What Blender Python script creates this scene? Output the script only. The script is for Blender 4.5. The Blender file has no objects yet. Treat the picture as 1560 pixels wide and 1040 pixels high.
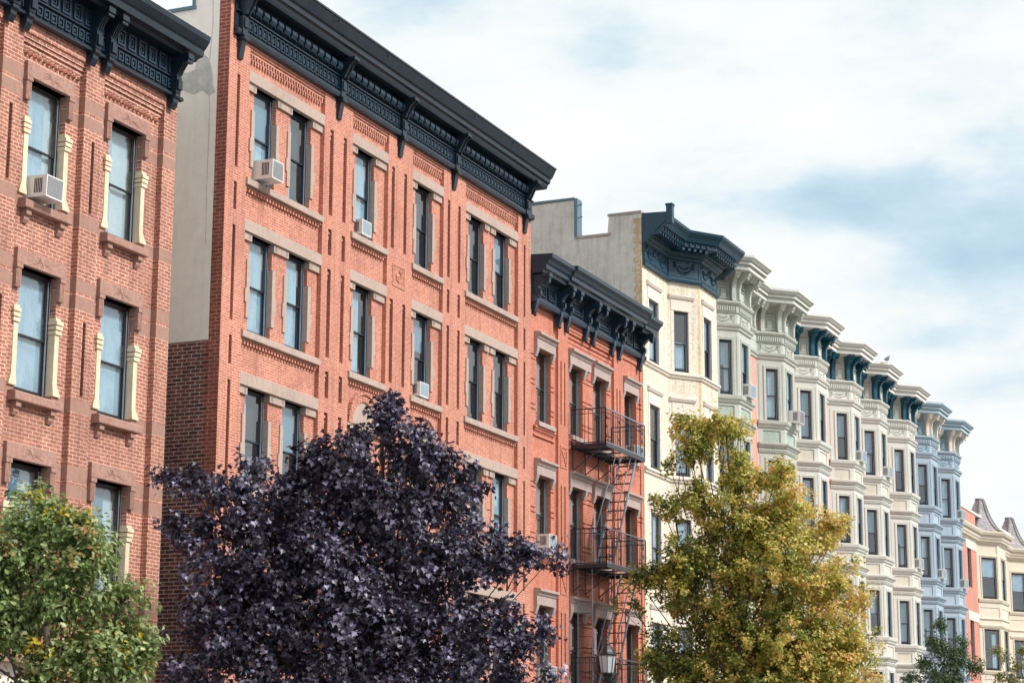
import bpy, math, random
import numpy as np
from mathutils import Vector, Matrix
random.seed(7); rng = np.random.default_rng(7)
S = bpy.context.scene
COL = S.collection
PI = math.pi

# ------------------------------------------------------------------ materials
def newmat(name):
    m = bpy.data.materials.new(name); m.use_nodes = True
    nt = m.node_tree; nt.nodes.clear()
    out = nt.nodes.new('ShaderNodeOutputMaterial')
    p = nt.nodes.new('ShaderNodeBsdfPrincipled')
    nt.links.new(p.outputs[0], out.inputs[0])
    return m, nt, p, out
def N(nt, t, **kw):
    n = nt.nodes.new(t)
    for k, v in kw.items():
        if k.startswith('i_'): n.inputs[k[2:].replace('_', ' ')].default_value = v
        else: setattr(n, k, v)
    return n
def ramp(nt, fac, stops):
    r = nt.nodes.new('ShaderNodeValToRGB'); e = r.color_ramp.elements
    while len(e) < len(stops): e.new(0.5)
    for q, (p, c) in zip(e, stops): q.position = p; q.color = c if len(c) == 4 else (*c, 1)
    nt.links.new(fac, r.inputs[0]); return r.outputs[0]
def mixc(nt, fac, a, b, mode='MIX'):
    m = nt.nodes.new('ShaderNodeMix'); m.data_type = 'RGBA'; m.blend_type = mode
    for sock, v in ((0, fac), (6, a), (7, b)):
        if hasattr(v, 'links'): nt.links.new(v, m.inputs[sock])
        elif sock == 0: m.inputs[0].default_value = v
        else: m.inputs[sock].default_value = (*v, 1) if len(v) == 3 else v
    return m.outputs[2]
def noise(nt, vec, scale, detail=4, rough=.6):
    n = N(nt, 'ShaderNodeTexNoise'); n.inputs['Scale'].default_value = scale
    n.inputs['Detail'].default_value = detail; n.inputs['Roughness'].default_value = rough
    nt.links.new(vec, n.inputs['Vector']); return n.outputs['Fac']
def wallvec(nt):
    tc = N(nt, 'ShaderNodeTexCoord'); sp = N(nt, 'ShaderNodeSeparateXYZ'); sn = N(nt, 'ShaderNodeSeparateXYZ')
    nt.links.new(tc.outputs['Object'], sp.inputs[0]); nt.links.new(tc.outputs['Normal'], sn.inputs[0])
    ab = N(nt, 'ShaderNodeMath', operation='ABSOLUTE'); nt.links.new(sn.outputs[0], ab.inputs[0])
    gt = N(nt, 'ShaderNodeMath', operation='GREATER_THAN'); gt.inputs[1].default_value = .8; nt.links.new(ab.outputs[0], gt.inputs[0])
    mx = N(nt, 'ShaderNodeMix'); mx.data_type = 'FLOAT'
    nt.links.new(gt.outputs[0], mx.inputs[0]); nt.links.new(sp.outputs[0], mx.inputs[2]); nt.links.new(sp.outputs[1], mx.inputs[3])
    cb = N(nt, 'ShaderNodeCombineXYZ'); nt.links.new(mx.outputs[0], cb.inputs[0]); nt.links.new(sp.outputs[2], cb.inputs[1])
    return cb.outputs[0], tc.outputs['Object'], sp.outputs[2]
def brick(name, c1, c2, mortar, bw=.215, rh=.0765, ms=.0075, stain=(.25, .1, .07), stain_amt=.35, painted=0, dark=None):
    m, nt, p, out = newmat(name)
    v, obj, zz = wallvec(nt)
    b = N(nt, 'ShaderNodeTexBrick'); b.offset = .5
    nt.links.new(v, b.inputs['Vector'])
    b.inputs['Color1'].default_value = (*c1, 1); b.inputs['Color2'].default_value = (*c2, 1)
    b.inputs['Mortar'].default_value = (*mortar, 1); b.inputs['Scale'].default_value = 1
    b.inputs['Mortar Size'].default_value = ms; b.inputs['Mortar Smooth'].default_value = .2
    b.inputs['Brick Width'].default_value = bw; b.inputs['Row Height'].default_value = rh
    b.inputs['Bias'].default_value = -.1
    c = b.outputs['Color']
    n1 = noise(nt, obj, .7, 5, .65)
    c = mixc(nt, ramp(nt, n1, [(.42, (0, 0, 0)), (.72, (stain_amt,) * 3)]), c, stain)
    mp = N(nt, 'ShaderNodeMapping'); mp.inputs['Scale'].default_value = (5, 5, .35); nt.links.new(obj, mp.inputs[0])
    n3 = noise(nt, mp.outputs[0], 1.2, 4, .6)
    c = mixc(nt, ramp(nt, n3, [(.47, (0, 0, 0)), (.78, (.5,) * 3)]), c, [x * .45 for x in stain])
    n2 = noise(nt, obj, 16, 3, .7)
    c = mixc(nt, .75, c, ramp(nt, n2, [(.3, (.62, .6, .6)), (.7, (1.25, 1.25, 1.25))]), 'MULTIPLY')
    nt.links.new(c, p.inputs['Base Color']); p.inputs['Roughness'].default_value = .85
    p.inputs['Specular IOR Level'].default_value = .25
    bp = N(nt, 'ShaderNodeBump'); bp.inputs['Distance'].default_value = .006; bp.inputs['Strength'].default_value = .6
    inv = N(nt, 'ShaderNodeMath', operation='SUBTRACT'); inv.inputs[0].default_value = 1; nt.links.new(b.outputs['Fac'], inv.inputs[1])
    ad = N(nt, 'ShaderNodeMath', operation='MULTIPLY_ADD'); nt.links.new(n2, ad.inputs[0]); ad.inputs[1].default_value = .7
    nt.links.new(inv.outputs[0], ad.inputs[2]); nt.links.new(ad.outputs[0], bp.inputs['Height'])
    nt.links.new(bp.outputs[0], p.inputs['Normal'])
    return m
def stone(name, c, c2=None, rough=.8, scale=9, bump=.004, dirt=.35, dirtc=None, spec=.3, streak=.3):
    m, nt, p, out = newmat(name)
    tc = N(nt, 'ShaderNodeTexCoord'); obj = tc.outputs['Object']
    c2 = c2 or [x * .75 for x in c]; dirtc = dirtc or [x * .35 for x in c]
    col = mixc(nt, ramp(nt, noise(nt, obj, scale, 6, .7), [(.35, (0, 0, 0)), (.65, (1, 1, 1))]), c, c2)
    col = mixc(nt, ramp(nt, noise(nt, obj, .9, 5, .7), [(.48, (0, 0, 0)), (.8, (dirt,) * 3)]), col, dirtc)
    mp = N(nt, 'ShaderNodeMapping'); mp.inputs['Scale'].default_value = (7, 7, .5); nt.links.new(obj, mp.inputs[0])
    col = mixc(nt, ramp(nt, noise(nt, mp.outputs[0], 1.1, 5, .65), [(.5, (0, 0, 0)), (.78, (streak,) * 3)]), col, dirtc)
    nt.links.new(col, p.inputs['Base Color']); p.inputs['Roughness'].default_value = rough
    p.inputs['Specular IOR Level'].default_value = spec
    bp = N(nt, 'ShaderNodeBump'); bp.inputs['Distance'].default_value = bump; bp.inputs['Strength'].default_value = .7
    nt.links.new(noise(nt, obj, scale * 5, 4, .7), bp.inputs['Height']); nt.links.new(bp.outputs[0], p.inputs['Normal'])
    return m
def plain(name, c, rough=.5, metal=0, spec=.5):
    m, nt, p, out = newmat(name)
    tc = N(nt, 'ShaderNodeTexCoord')
    col = mixc(nt, noise(nt, tc.outputs['Object'], 11, 4), [x * .8 for x in c], [x * 1.2 for x in c])
    nt.links.new(col, p.inputs['Base Color']); p.inputs['Roughness'].default_value = rough
    p.inputs['Metallic'].default_value = metal; p.inputs['Specular IOR Level'].default_value = spec
    return m
def glassmat(name, ior=1.9, tint=(.75, .85, .9)):
    m, nt, p, out = newmat(name); nt.nodes.remove(p)
    tr = N(nt, 'ShaderNodeBsdfTransparent'); tr.inputs[0].default_value = (*tint, 1)
    gl = N(nt, 'ShaderNodeBsdfGlossy'); gl.inputs['Roughness'].default_value = .02; gl.inputs['Color'].default_value = (.92, .97, 1, 1)
    fr = N(nt, 'ShaderNodeFresnel'); fr.inputs[0].default_value = ior
    mx = N(nt, 'ShaderNodeMixShader'); ge = N(nt, 'ShaderNodeNewGeometry'); sb = N(nt, 'ShaderNodeMath', operation='SUBTRACT'); sb.inputs[0].default_value = 1; nt.links.new(ge.outputs['Backfacing'], sb.inputs[1]); mu = N(nt, 'ShaderNodeMath', operation='MULTIPLY'); nt.links.new(sb.outputs[0], mu.inputs[0]); nt.links.new(fr.outputs[0], mu.inputs[1])
    nt.links.new(mu.outputs[0], mx.inputs[0]); nt.links.new(tr.outputs[0], mx.inputs[1]); nt.links.new(gl.outputs[0], mx.inputs[2])
    tc = N(nt, 'ShaderNodeTexCoord'); bp = N(nt, 'ShaderNodeBump'); bp.inputs['Distance'].default_value = .012; bp.inputs['Strength'].default_value = .4
    nt.links.new(noise(nt, tc.outputs['Object'], 1.6, 1), bp.inputs['Height']); nt.links.new(bp.outputs[0], gl.inputs['Normal']); nt.links.new(bp.outputs[0], fr.inputs['Normal'])
    nt.links.new(mx.outputs[0], out.inputs[0]); return m
def leafmat(name, stops, rough=.45, spec=.5, trans=.3, transc=None):
    m, nt, p, out = newmat(name)
    at = N(nt, 'ShaderNodeAttribute', attribute_name='tone')
    c = ramp(nt, at.outputs['Fac'], stops)
    nt.links.new(c, p.inputs['Base Color']); p.inputs['Roughness'].default_value = rough; p.inputs['Specular IOR Level'].default_value = spec
    tl = N(nt, 'ShaderNodeBsdfTranslucent')
    if transc: tl.inputs[0].default_value = (*transc, 1)
    else: nt.links.new(c, tl.inputs[0])
    mx = N(nt, 'ShaderNodeMixShader'); mx.inputs[0].default_value = trans
    nt.links.new(p.outputs[0], mx.inputs[1]); nt.links.new(tl.outputs[0], mx.inputs[2]); nt.links.new(mx.outputs[0], out.inputs[0])
    return m

M = dict(
    brickA=brick('worn_red_brick', (.50, .20, .13), (.35, .12, .078), (.78, .58, .48), bw=.20, rh=.067, ms=.0078, stain=(.26, .12, .09), stain_amt=.6),
    bandA=stone('brownstone_band', (.40, .235, .18), (.33, .185, .145), scale=12),
    brownA=stone('brownstone', (.46, .27, .215), (.33, .18, .145), scale=14, bump=.006),
    creamA=stone('cream_painted_stone', (.82, .69, .50), (.70, .57, .39), dirt=.35, streak=.4),
    brickB=brick('salmon_pressed_brick', (.59, .235, .16), (.47, .175, .12), (.80, .50, .39), bw=.20, rh=.056, ms=.0060, stain=(.42, .18, .14), stain_amt=.6),
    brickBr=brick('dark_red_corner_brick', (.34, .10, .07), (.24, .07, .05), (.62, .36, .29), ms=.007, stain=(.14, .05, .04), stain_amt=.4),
    brickE=brick('rose_red_brick', (.66, .29, .22), (.57, .235, .175), (.76, .46, .38), ms=.006, stain=(.48, .2, .15), stain_amt=.3),
    brickBs=brick('dark_common_brick', (.26, .085, .06), (.06, .030, .034), (.55, .46, .43), ms=.010, stain=(.05, .03, .03), stain_amt=.5),
    stoneB=stone('grey_brownstone', (.50, .385, .325), (.41, .31, .265), scale=12, bump=.006),
    stucco=stone('pale_stucco', (.93, .86, .79), (.87, .80, .73), scale=5, dirt=.35, streak=.25, dirtc=(.62, .57, .52), bump=.01),
    patch2=stone('buff_render_patch', (.72, .66, .58), (.64, .58, .50), scale=6, dirt=.4, bump=.01),
    patch=stone('grey_mortar_patch', (.66, .63, .59), (.48, .46, .43), scale=5, bump=.012),
    ironblk=stone('black_painted_metal', (.004, .012, .025), (.008, .019, .034), rough=.40, scale=6, bump=.006, dirt=.6, dirtc=(.02, .04, .058), spec=.45, streak=.5),
    ironblk2=stone('blue_black_painted_metal', (.009, .028, .052), (.014, .034, .058), rough=.36, scale=6, bump=.006, dirt=.6, dirtc=(.03, .06, .085), spec=.45, streak=.5),
    tintop=plain('dark_tin_gutter', (.05, .055, .07), .45, .3),
    brickC=brick('orange_painted_brick', (.62, .245, .17), (.55, .205, .145), (.50, .195, .14), ms=.005, stain=(.54, .20, .11), stain_amt=.3),
    stoneC=stone('mauve_grey_stone', (.48, .38, .35), (.40, .31, .29), scale=12, bump=.006),
    greenC=plain('bottle_green_paint', (.006, .055, .055), .35),
    brickD=brick('pale_yellow_brick', (.82, .76, .64), (.75, .68, .55), (.70, .63, .53), ms=.006, stain=(.6, .48, .3), stain_amt=.25),
    quoinD=brick('ochre_brick', (.80, .65, .42), (.70, .54, .32), (.62, .5, .36), bw=.215, ms=.008),
    stoneD=stone('pale_limestone', (.80, .72, .64), (.68, .61, .54), scale=16, bump=.008, dirt=.2, streak=.2),
    tealD=stone('deep_teal_paint', (.004, .038, .072), (.008, .046, .080), rough=.38, scale=6, bump=.006, dirt=.5, dirtc=(.03, .07, .09), spec=.45, streak=.5),
    greyside=stone('rough_grey_stucco', (.74, .69, .62), (.62, .58, .52), scale=4, dirt=.4, streak=.5, dirtc=(.2, .18, .16), bump=.015),
    flash=plain('blue_grey_flashing', (.10, .17, .22), .5),
    sage=stone('sage_grey_paint', (.53, .55, .50), (.465, .485, .44), scale=14, dirt=.25, streak=.25, dirtc=(.25, .26, .22)),
    sagel=stone('light_sage_paint', (.64, .66, .61), (.57, .585, .54), scale=14, dirt=.2, streak=.15),
    sagep=stone('verdigris_panel', (.28, .38, .35), (.50, .55, .48), scale=22, bump=.01),
    cream=stone('ivory_paint', (.66, .655, .60), (.58, .575, .53), scale=14, dirt=.25, streak=.22, dirtc=(.36, .33, .28)),
    creaml=stone('bright_ivory_paint', (.77, .755, .71), (.70, .685, .64), scale=14, dirt=.15, streak=.15),
    creamp=stone('rough_ivory_panel', (.70, .66, .56), (.55, .52, .44), scale=22, bump=.012),
    tealp=plain('peacock_blue_paint', (.007, .075, .12), .3),
    blue=stone('powder_blue_paint', (.385, .475, .55), (.335, .42, .49), scale=14, dirt=.2, streak=.2, dirtc=(.18, .25, .33)),
    bluel=stone('light_blue_paint', (.44, .56, .63), (.39, .50, .57), scale=14, dirt=.15, streak=.15),
    bluep=stone('rough_blue_panel', (.42, .51, .60), (.37, .45, .53), scale=22, bump=.012),
    ivoryb=stone('ivory_bracket_paint', (.80, .74, .64), (.70, .63, .54), scale=14),
    salmon=brick('salmon_painted_brick', (.84, .43, .36), (.78, .38, .31), (.72, .36, .29), ms=.005, stain=(.6, .22, .16), stain_amt=.2),
    sand=stone('sand_paint', (.72, .66, .54), (.66, .595, .48), scale=12, dirt=.2, streak=.2, dirtc=(.42, .34, .24)),
    slate=brick('grey_slate_tiles', (.46, .43, .43), (.33, .31, .32), (.2, .19, .2), bw=.25, rh=.16, ms=.012, stain=(.09, .08, .08)),
    slatecap=stone('slate_hip_cap', (.24, .23, .24), (.19, .185, .19), scale=10),
    trim=plain('pale_blue_grey_track', (.30, .38, .46), .4),
    navy=plain('navy_window_paint', (.012, .018, .032), .35),
    brownw=plain('dark_brown_window_paint', (.022, .014, .014), .4),
    glass=glassmat('window_glass', 2.4, (.80, .88, .92)),
    room=plain('dark_room', (.02, .026, .03), .9),
    curtain=stone('white_curtain', (.72, .75, .77), (.50, .55, .59), scale=3, dirt=.1, streak=.7, dirtc=(.45, .52, .56)),
    blind=plain('pale_blue_blind', (.42, .50, .56), .7),  # blind colour also carries the pale blue of sky reflected in panes
    acwhite=plain('off_white_enamel', (.78, .78, .76), .45),
    acgrey=plain('grey_grille', (.34, .35, .36), .5),
    acdark=plain('dark_louvre', (.03, .04, .05), .6),
    esc=plain('grey_blue_iron', (.016, .022, .034), .35),
    escl=plain('pale_grey_blue_iron', (.22, .26, .33), .35, .2),  # paler iron for front rails, stair stringers and ladder rails
    lampb=plain('black_lamp_enamel', (.012, .016, .022), .25),
    bark=stone('grey_brown_bark', (.13, .10, .08), (.07, .055, .045), scale=20, bump=.02),
    barkd=stone('dark_bark', (.075, .055, .055), (.04, .03, .03), scale=20, bump=.02),
    asphalt=stone('asphalt', (.055, .055, .058), (.045, .045, .047), scale=30),
    walk=stone('concrete_pavement', (.34, .33, .31), (.28, .27, .25), scale=8),
    kerb=stone('bluestone_kerb', (.25, .26, .28), (.2, .21, .22), scale=8),
    earth=stone('ground', (.16, .14, .11), (.12, .11, .09), scale=6),
    tar=stone('roof_tar', (.07, .07, .07), (.05, .05, .05), scale=6),
    silver=plain('aluminium_coated_roof_edge', (.55, .58, .60), .4, .3),
    feather=plain('pigeon_feathers', (.10, .11, .14), .6),
    lamp_glass=None,
)
m, nt, p, out = newmat('frosted_lamp_glass'); p.inputs['Base Color'].default_value = (.50, .53, .56, 1); p.inputs['Roughness'].default_value = .25; M['lamp_glass'] = m
LEAF = dict(
    purple=leafmat('purple_maple_leaf', [(0, (.010, .010, .024)), (.4, (.038, .036, .070)), (.7, (.12, .108, .18)), (.9, (.34, .31, .44)), (1, (.20, .09, .08))], rough=.48, spec=.8, trans=.10, transc=(.08, .02, .05)),
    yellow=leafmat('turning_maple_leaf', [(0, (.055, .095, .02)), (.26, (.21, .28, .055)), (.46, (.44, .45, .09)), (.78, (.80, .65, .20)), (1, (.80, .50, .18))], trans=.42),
    green=leafmat('green_leaf', [(0, (.05, .11, .035)), (.45, (.205, .28, .085)), (.88, (.52, .56, .28)), (.95, (.42, .22, .08)), (1, (.6, .45, .03))], trans=.3),
    dark=leafmat('dark_green_leaf', [(0, (.03, .075, .03)), (.7, (.11, .18, .08)), (1, (.26, .34, .17))], trans=.2),
    pale=leafmat('pale_yellow_green_leaf', [(0, (.10, .13, .03)), (.6, (.25, .27, .08)), (1, (.5, .42, .12))], trans=.3),
)

# ------------------------------------------------------------------ mesh helpers
def proto(name, verts, faces, mats, mi, smooth=False):
    me = bpy.data.meshes.new(name)
    me.from_pydata(verts, [], faces)
    for m_ in mats: me.materials.append(m_)
    if mi is not None: me.polygons.foreach_set('material_index', mi)
    if smooth: me.polygons.foreach_set('use_smooth', [True] * len(faces))
    me.update(); return me
class MB:
    def __init__(s): s.v = []; s.f = []; s.m = []; s.O = Vector((0, 0, 0)); s.U = Vector((1, 0, 0)); s.Nn = Vector((0, 1, 0))
    def frame(s, ox, oy, ex, ey, oz=0):           # local u runs from o to e, d goes into the wall
        s.O = Vector((ox, oy, oz)); t = Vector((ex - ox, ey - oy, 0)).normalized(); s.U = t; s.Nn = Vector((-t.y, t.x, 0)); return s
    def P(s, u, d, z): q = s.O + s.U * u + s.Nn * d; return (q.x, q.y, q.z + z)
    def face(s, pts, m=0):
        i = len(s.v); s.v += [s.P(*q) for q in pts]; s.f.append(tuple(range(i, i + len(pts)))); s.m.append(m)
    def hexa(s, c, m=0):                         # 8 corners: bottom 4 ccw, top 4
        i = len(s.v); s.v += [s.P(*q) for q in c]
        for f in ((3, 2, 1, 0), (4, 5, 6, 7), (0, 1, 5, 4), (1, 2, 6, 5), (2, 3, 7, 6), (3, 0, 4, 7)): s.f.append(tuple(i + k for k in f)); s.m.append(m)
        return s
    def box(s, u0, u1, d0, d1, z0, z1, m=0, ch=0):
        if ch:                                    # chamfered front edges
            c = ch; pr = [(d1, z0), (d0 + c, z0), (d0, z0 + c), (d0, z1 - c), (d0 + c, z1), (d1, z1)]
            return s.extr(pr, u0, u1, m)
        return s.hexa([(u0, d0, z0), (u1, d0, z0), (u1, d1, z0), (u0, d1, z0), (u0, d0, z1), (u1, d0, z1), (u1, d1, z1), (u0, d1, z1)], m)
    def extr(s, prof, u0, u1, m=0):              # prof: (d, z) polygon, swept along u
        n = len(prof); i = len(s.v)
        s.v += [s.P(u0, d, z) for d, z in prof] + [s.P(u1, d, z) for d, z in prof]
        for k in range(n):
            j = (k + 1) % n; s.f.append((i + k, i + n + k, i + n + j, i + j)); s.m.append(m)
        s.f.append(tuple(i + k for k in range(n))); s.m.append(m)
        s.f.append(tuple(i + n + k for k in reversed(range(n)))); s.m.append(m); return s
    def plate(s, poly, d0, d1, m=0):             # poly: (u, z) outline with thickness
        n = len(poly); i = len(s.v)
        s.v += [s.P(u, d0, z) for u, z in poly] + [s.P(u, d1, z) for u, z in poly]
        for k in range(n):
            j = (k + 1) % n; s.f.append((i + k, i + j, i + n + j, i + n + k)); s.m.append(m)
        s.f.append(tuple(i + k for k in reversed(range(n)))); s.m.append(m)
        s.f.append(tuple(i + n + k for k in range(n))); s.m.append(m); return s
    def ring(s, u0, u1, z0, z1, w, d0, d1, m=0, wb=None):
        wb = w if wb is None else wb
        s.box(u0, u0 + w, d0, d1, z0, z1, m); s.box(u1 - w, u1, d0, d1, z0, z1, m)
        s.box(u0 + w, u1 - w, d0 + .001, d1, z1 - w, z1, m)
        if wb: s.box(u0 + w, u1 - w, d0 + .001, d1, z0, z0 + wb, m)
        return s
    def tube(s, a, b, r0, r1=None, n=6, m=0, cap=True):
        r1 = r0 if r1 is None else r1
        a = Vector(s.P(*a)); b = Vector(s.P(*b)); t = (b - a)
        if t.length < 1e-6: return s
        t.normalize(); x = t.orthogonal().normalized(); y = t.cross(x); i = len(s.v)
        for c, r in ((a, r0), (b, r1)):
            for k in range(n):
                q = c + x * math.cos(2 * PI * k / n) * r + y * math.sin(2 * PI * k / n) * r; s.v.append(tuple(q))
        for k in range(n): j = (k + 1) % n; s.f.append((i + k, i + j, i + n + j, i + n + k)); s.m.append(m)
        if cap: s.f.append(tuple(i + k for k in reversed(range(n)))); s.m.append(m); s.f.append(tuple(i + n + k for k in range(n))); s.m.append(m)
        return s
    def path(s, pts, r, n=5, m=0):
        for a, b in zip(pts, pts[1:]): s.tube(a, b, r, r, n, m)
        return s
    def blob(s, u, d, z, r, m=0, sq=(1, 1, 1)):
        i = len(s.v); P_ = [(0, 0, 1), (1, 0, 0), (0, -1, 0), (-1, 0, 0), (0, 1, 0), (0, 0, -1)]
        s.v += [s.P(u + a * r * sq[0], d + b * r * sq[1], z + c * r * sq[2]) for a, b, c in P_]
        for f in ((0, 2, 1), (0, 3, 2), (0, 4, 3), (0, 1, 4), (5, 1, 2), (5, 2, 3), (5, 3, 4), (5, 4, 1)): s.f.append(tuple(i + k for k in f)); s.m.append(m)
        return s
    def lathe(s, prof, n=12, m=0, c=(0, 0)):      # prof: (r, z)
        i = len(s.v)
        for r, z in prof:
            for k in range(n): a = 2 * PI * (k + .5) / n; s.v.append(s.P(c[0] + r * math.cos(a), c[1] + r * math.sin(a), z))
        for j in range(len(prof) - 1):
            for k in range(n): q = (k + 1) % n; s.f.append((i + j * n + k, i + j * n + q, i + (j + 1) * n + q, i + (j + 1) * n + k)); s.m.append(m)
        s.f.append(tuple(i + k for k in reversed(range(n)))); s.m.append(m)
        e = i + (len(prof) - 1) * n; s.f.append(tuple(e + k for k in range(n))); s.m.append(m); return s
    def sweep(s, path, prof, m=0):                # path: (x, y) left to right; prof: (outward, z) closed polygon
        pts = [Vector(q) for q in path]; offs = []
        for k, q in enumerate(pts):
            ns = []
            if k > 0: t = (q - pts[k - 1]).normalized(); ns.append(Vector((t.y, -t.x)))
            if k < len(pts) - 1: t = (pts[k + 1] - q).normalized(); ns.append(Vector((t.y, -t.x)))
            if len(ns) == 1: offs.append(ns[0])
            else: b = (ns[0] + ns[1]).normalized(); offs.append(b / max(.3, b.dot(ns[0])))
        n = len(prof); i = len(s.v)
        for q, o in zip(pts, offs):
            for d, z in prof: w = q + o * d; s.v.append((s.O.x + w.x, s.O.y + w.y, z))
        for k in range(len(pts) - 1):
            for j in range(n):
                jj = (j + 1) % n; a = i + k * n; b = a + n
                s.f.append((a + j, a + jj, b + jj, b + j)); s.m.append(m)
        s.f.append(tuple(i + j for j in reversed(range(n)))); s.m.append(m)
        e = i + (len(pts) - 1) * n; s.f.append(tuple(e + j for j in range(n))); s.m.append(m); return s
    def relief(s, rects, u0, u1, z0, z1, bd=0., bm=0):
        # rects: (ua, ub, za, zb, depth, mat); depth None keeps the depth (recolours); depth ('hole', dd) leaves an opening
        us = sorted({round(x, 4) for r in rects for x in r[:2] if u0 < x < u1} | {u0, u1}); zs = sorted({round(x, 4) for r in rects for x in r[2:4] if z0 < x < z1} | {z0, z1})
        us = np.array(us); zs = np.array(zs); nu, nz = len(us) - 1, len(zs) - 1
        D = np.full((nu, nz), bd); K = np.full((nu, nz), bm, int); Hh = np.zeros((nu, nz), bool)
        cu = (us[1:] + us[:-1]) / 2; cz = (zs[1:] + zs[:-1]) / 2
        for (a, b, c, d, dep, mm) in rects:
            I = np.where((cu > a) & (cu < b))[0]; J = np.where((cz > c) & (cz < d))[0]
            if not len(I) or not len(J): continue
            sl = (slice(I[0], I[-1] + 1), slice(J[0], J[-1] + 1))
            if dep is None:
                K[sl] = np.where(Hh[sl], K[sl], mm)
            elif isinstance(dep, tuple): D[sl] = dep[1]; Hh[sl] = True; K[sl] = mm
            else: D[sl] = dep; Hh[sl] = False; K[sl] = mm
        used = Hh.copy()
        for i in range(nu):
            for j in range(nz):
                if used[i, j]: continue
                d, k = D[i, j], K[i, j]; j2 = j
                while j2 + 1 < nz and not used[i, j2 + 1] and D[i, j2 + 1] == d and K[i, j2 + 1] == k: j2 += 1
                i2 = i
                while i2 + 1 < nu and not used[i2 + 1, j:j2 + 1].any() and (D[i2 + 1, j:j2 + 1] == d).all() and (K[i2 + 1, j:j2 + 1] == k).all(): i2 += 1
                used[i:i2 + 1, j:j2 + 1] = True
                a, b, c, e = us[i], us[i2 + 1], zs[j], zs[j2 + 1]
                s.face([(a, d, c), (b, d, c), (b, d, e), (a, d, e)], int(k))
        for i in range(1, nu):
            j = 0
            while j < nz:
                dl, dr = D[i - 1, j], D[i, j]
                if dl == dr: j += 1; continue
                k = K[i - 1, j] if dl < dr else K[i, j]; j2 = j
                while j2 + 1 < nz and D[i - 1, j2 + 1] == dl and D[i, j2 + 1] == dr and (K[i - 1, j2 + 1] if dl < dr else K[i, j2 + 1]) == k: j2 += 1
                u = us[i]; a, b = zs[j], zs[j2 + 1]
                if dl < dr: s.face([(u, dl, a), (u, dr, a), (u, dr, b), (u, dl, b)], int(k))
                else: s.face([(u, dl, a), (u, dl, b), (u, dr, b), (u, dr, a)], int(k))
                j = j2 + 1
        for j in range(1, nz):
            i = 0
            while i < nu:
                db, dt = D[i, j - 1], D[i, j]
                if db == dt: i += 1; continue
                k = K[i, j - 1] if db < dt else K[i, j]; i2 = i
                while i2 + 1 < nu and D[i2 + 1, j - 1] == db and D[i2 + 1, j] == dt: i2 += 1
                z = zs[j]; a, b = us[i], us[i2 + 1]
                if db < dt: s.face([(a, db, z), (b, db, z), (b, dt, z), (a, dt, z)], int(k))
                else: s.face([(a, dt, z), (b, dt, z), (b, db, z), (a, db, z)][::-1], int(k))
                i = i2 + 1
        return s
    def mesh(s, name, mats, smooth=False):
        if not isinstance(mats, (list, tuple)): mats = [mats]
        return proto(name, s.v, s.f, mats, s.m, smooth)
    def build(s, name, mats, parent=None, loc=None, smooth=False):
        return put(name, s.mesh(name, mats, smooth), parent, loc)
def put(name, me, parent=None, loc=None, rz=0):
    o = bpy.data.objects.new(name, me); COL.objects.link(o)
    if parent is not None: o.parent = parent
    if loc: o.location = loc
    o.rotation_euler = (0, 0, rz); return o
def tag(o, label, cat, group=None, kind=None):
    if label: o['label'] = label
    if cat: o['category'] = cat
    if group: o['group'] = group
    if kind: o['kind'] = kind
    return o
def thing(name, label, cat, loc=(0, 0, 0), group=None):
    return tag(put(name, None, None, loc), label, cat, group)
CACHE = {}
def cached(key, fn):
    if key not in CACHE: CACHE[key] = fn()
    return CACHE[key]

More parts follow.
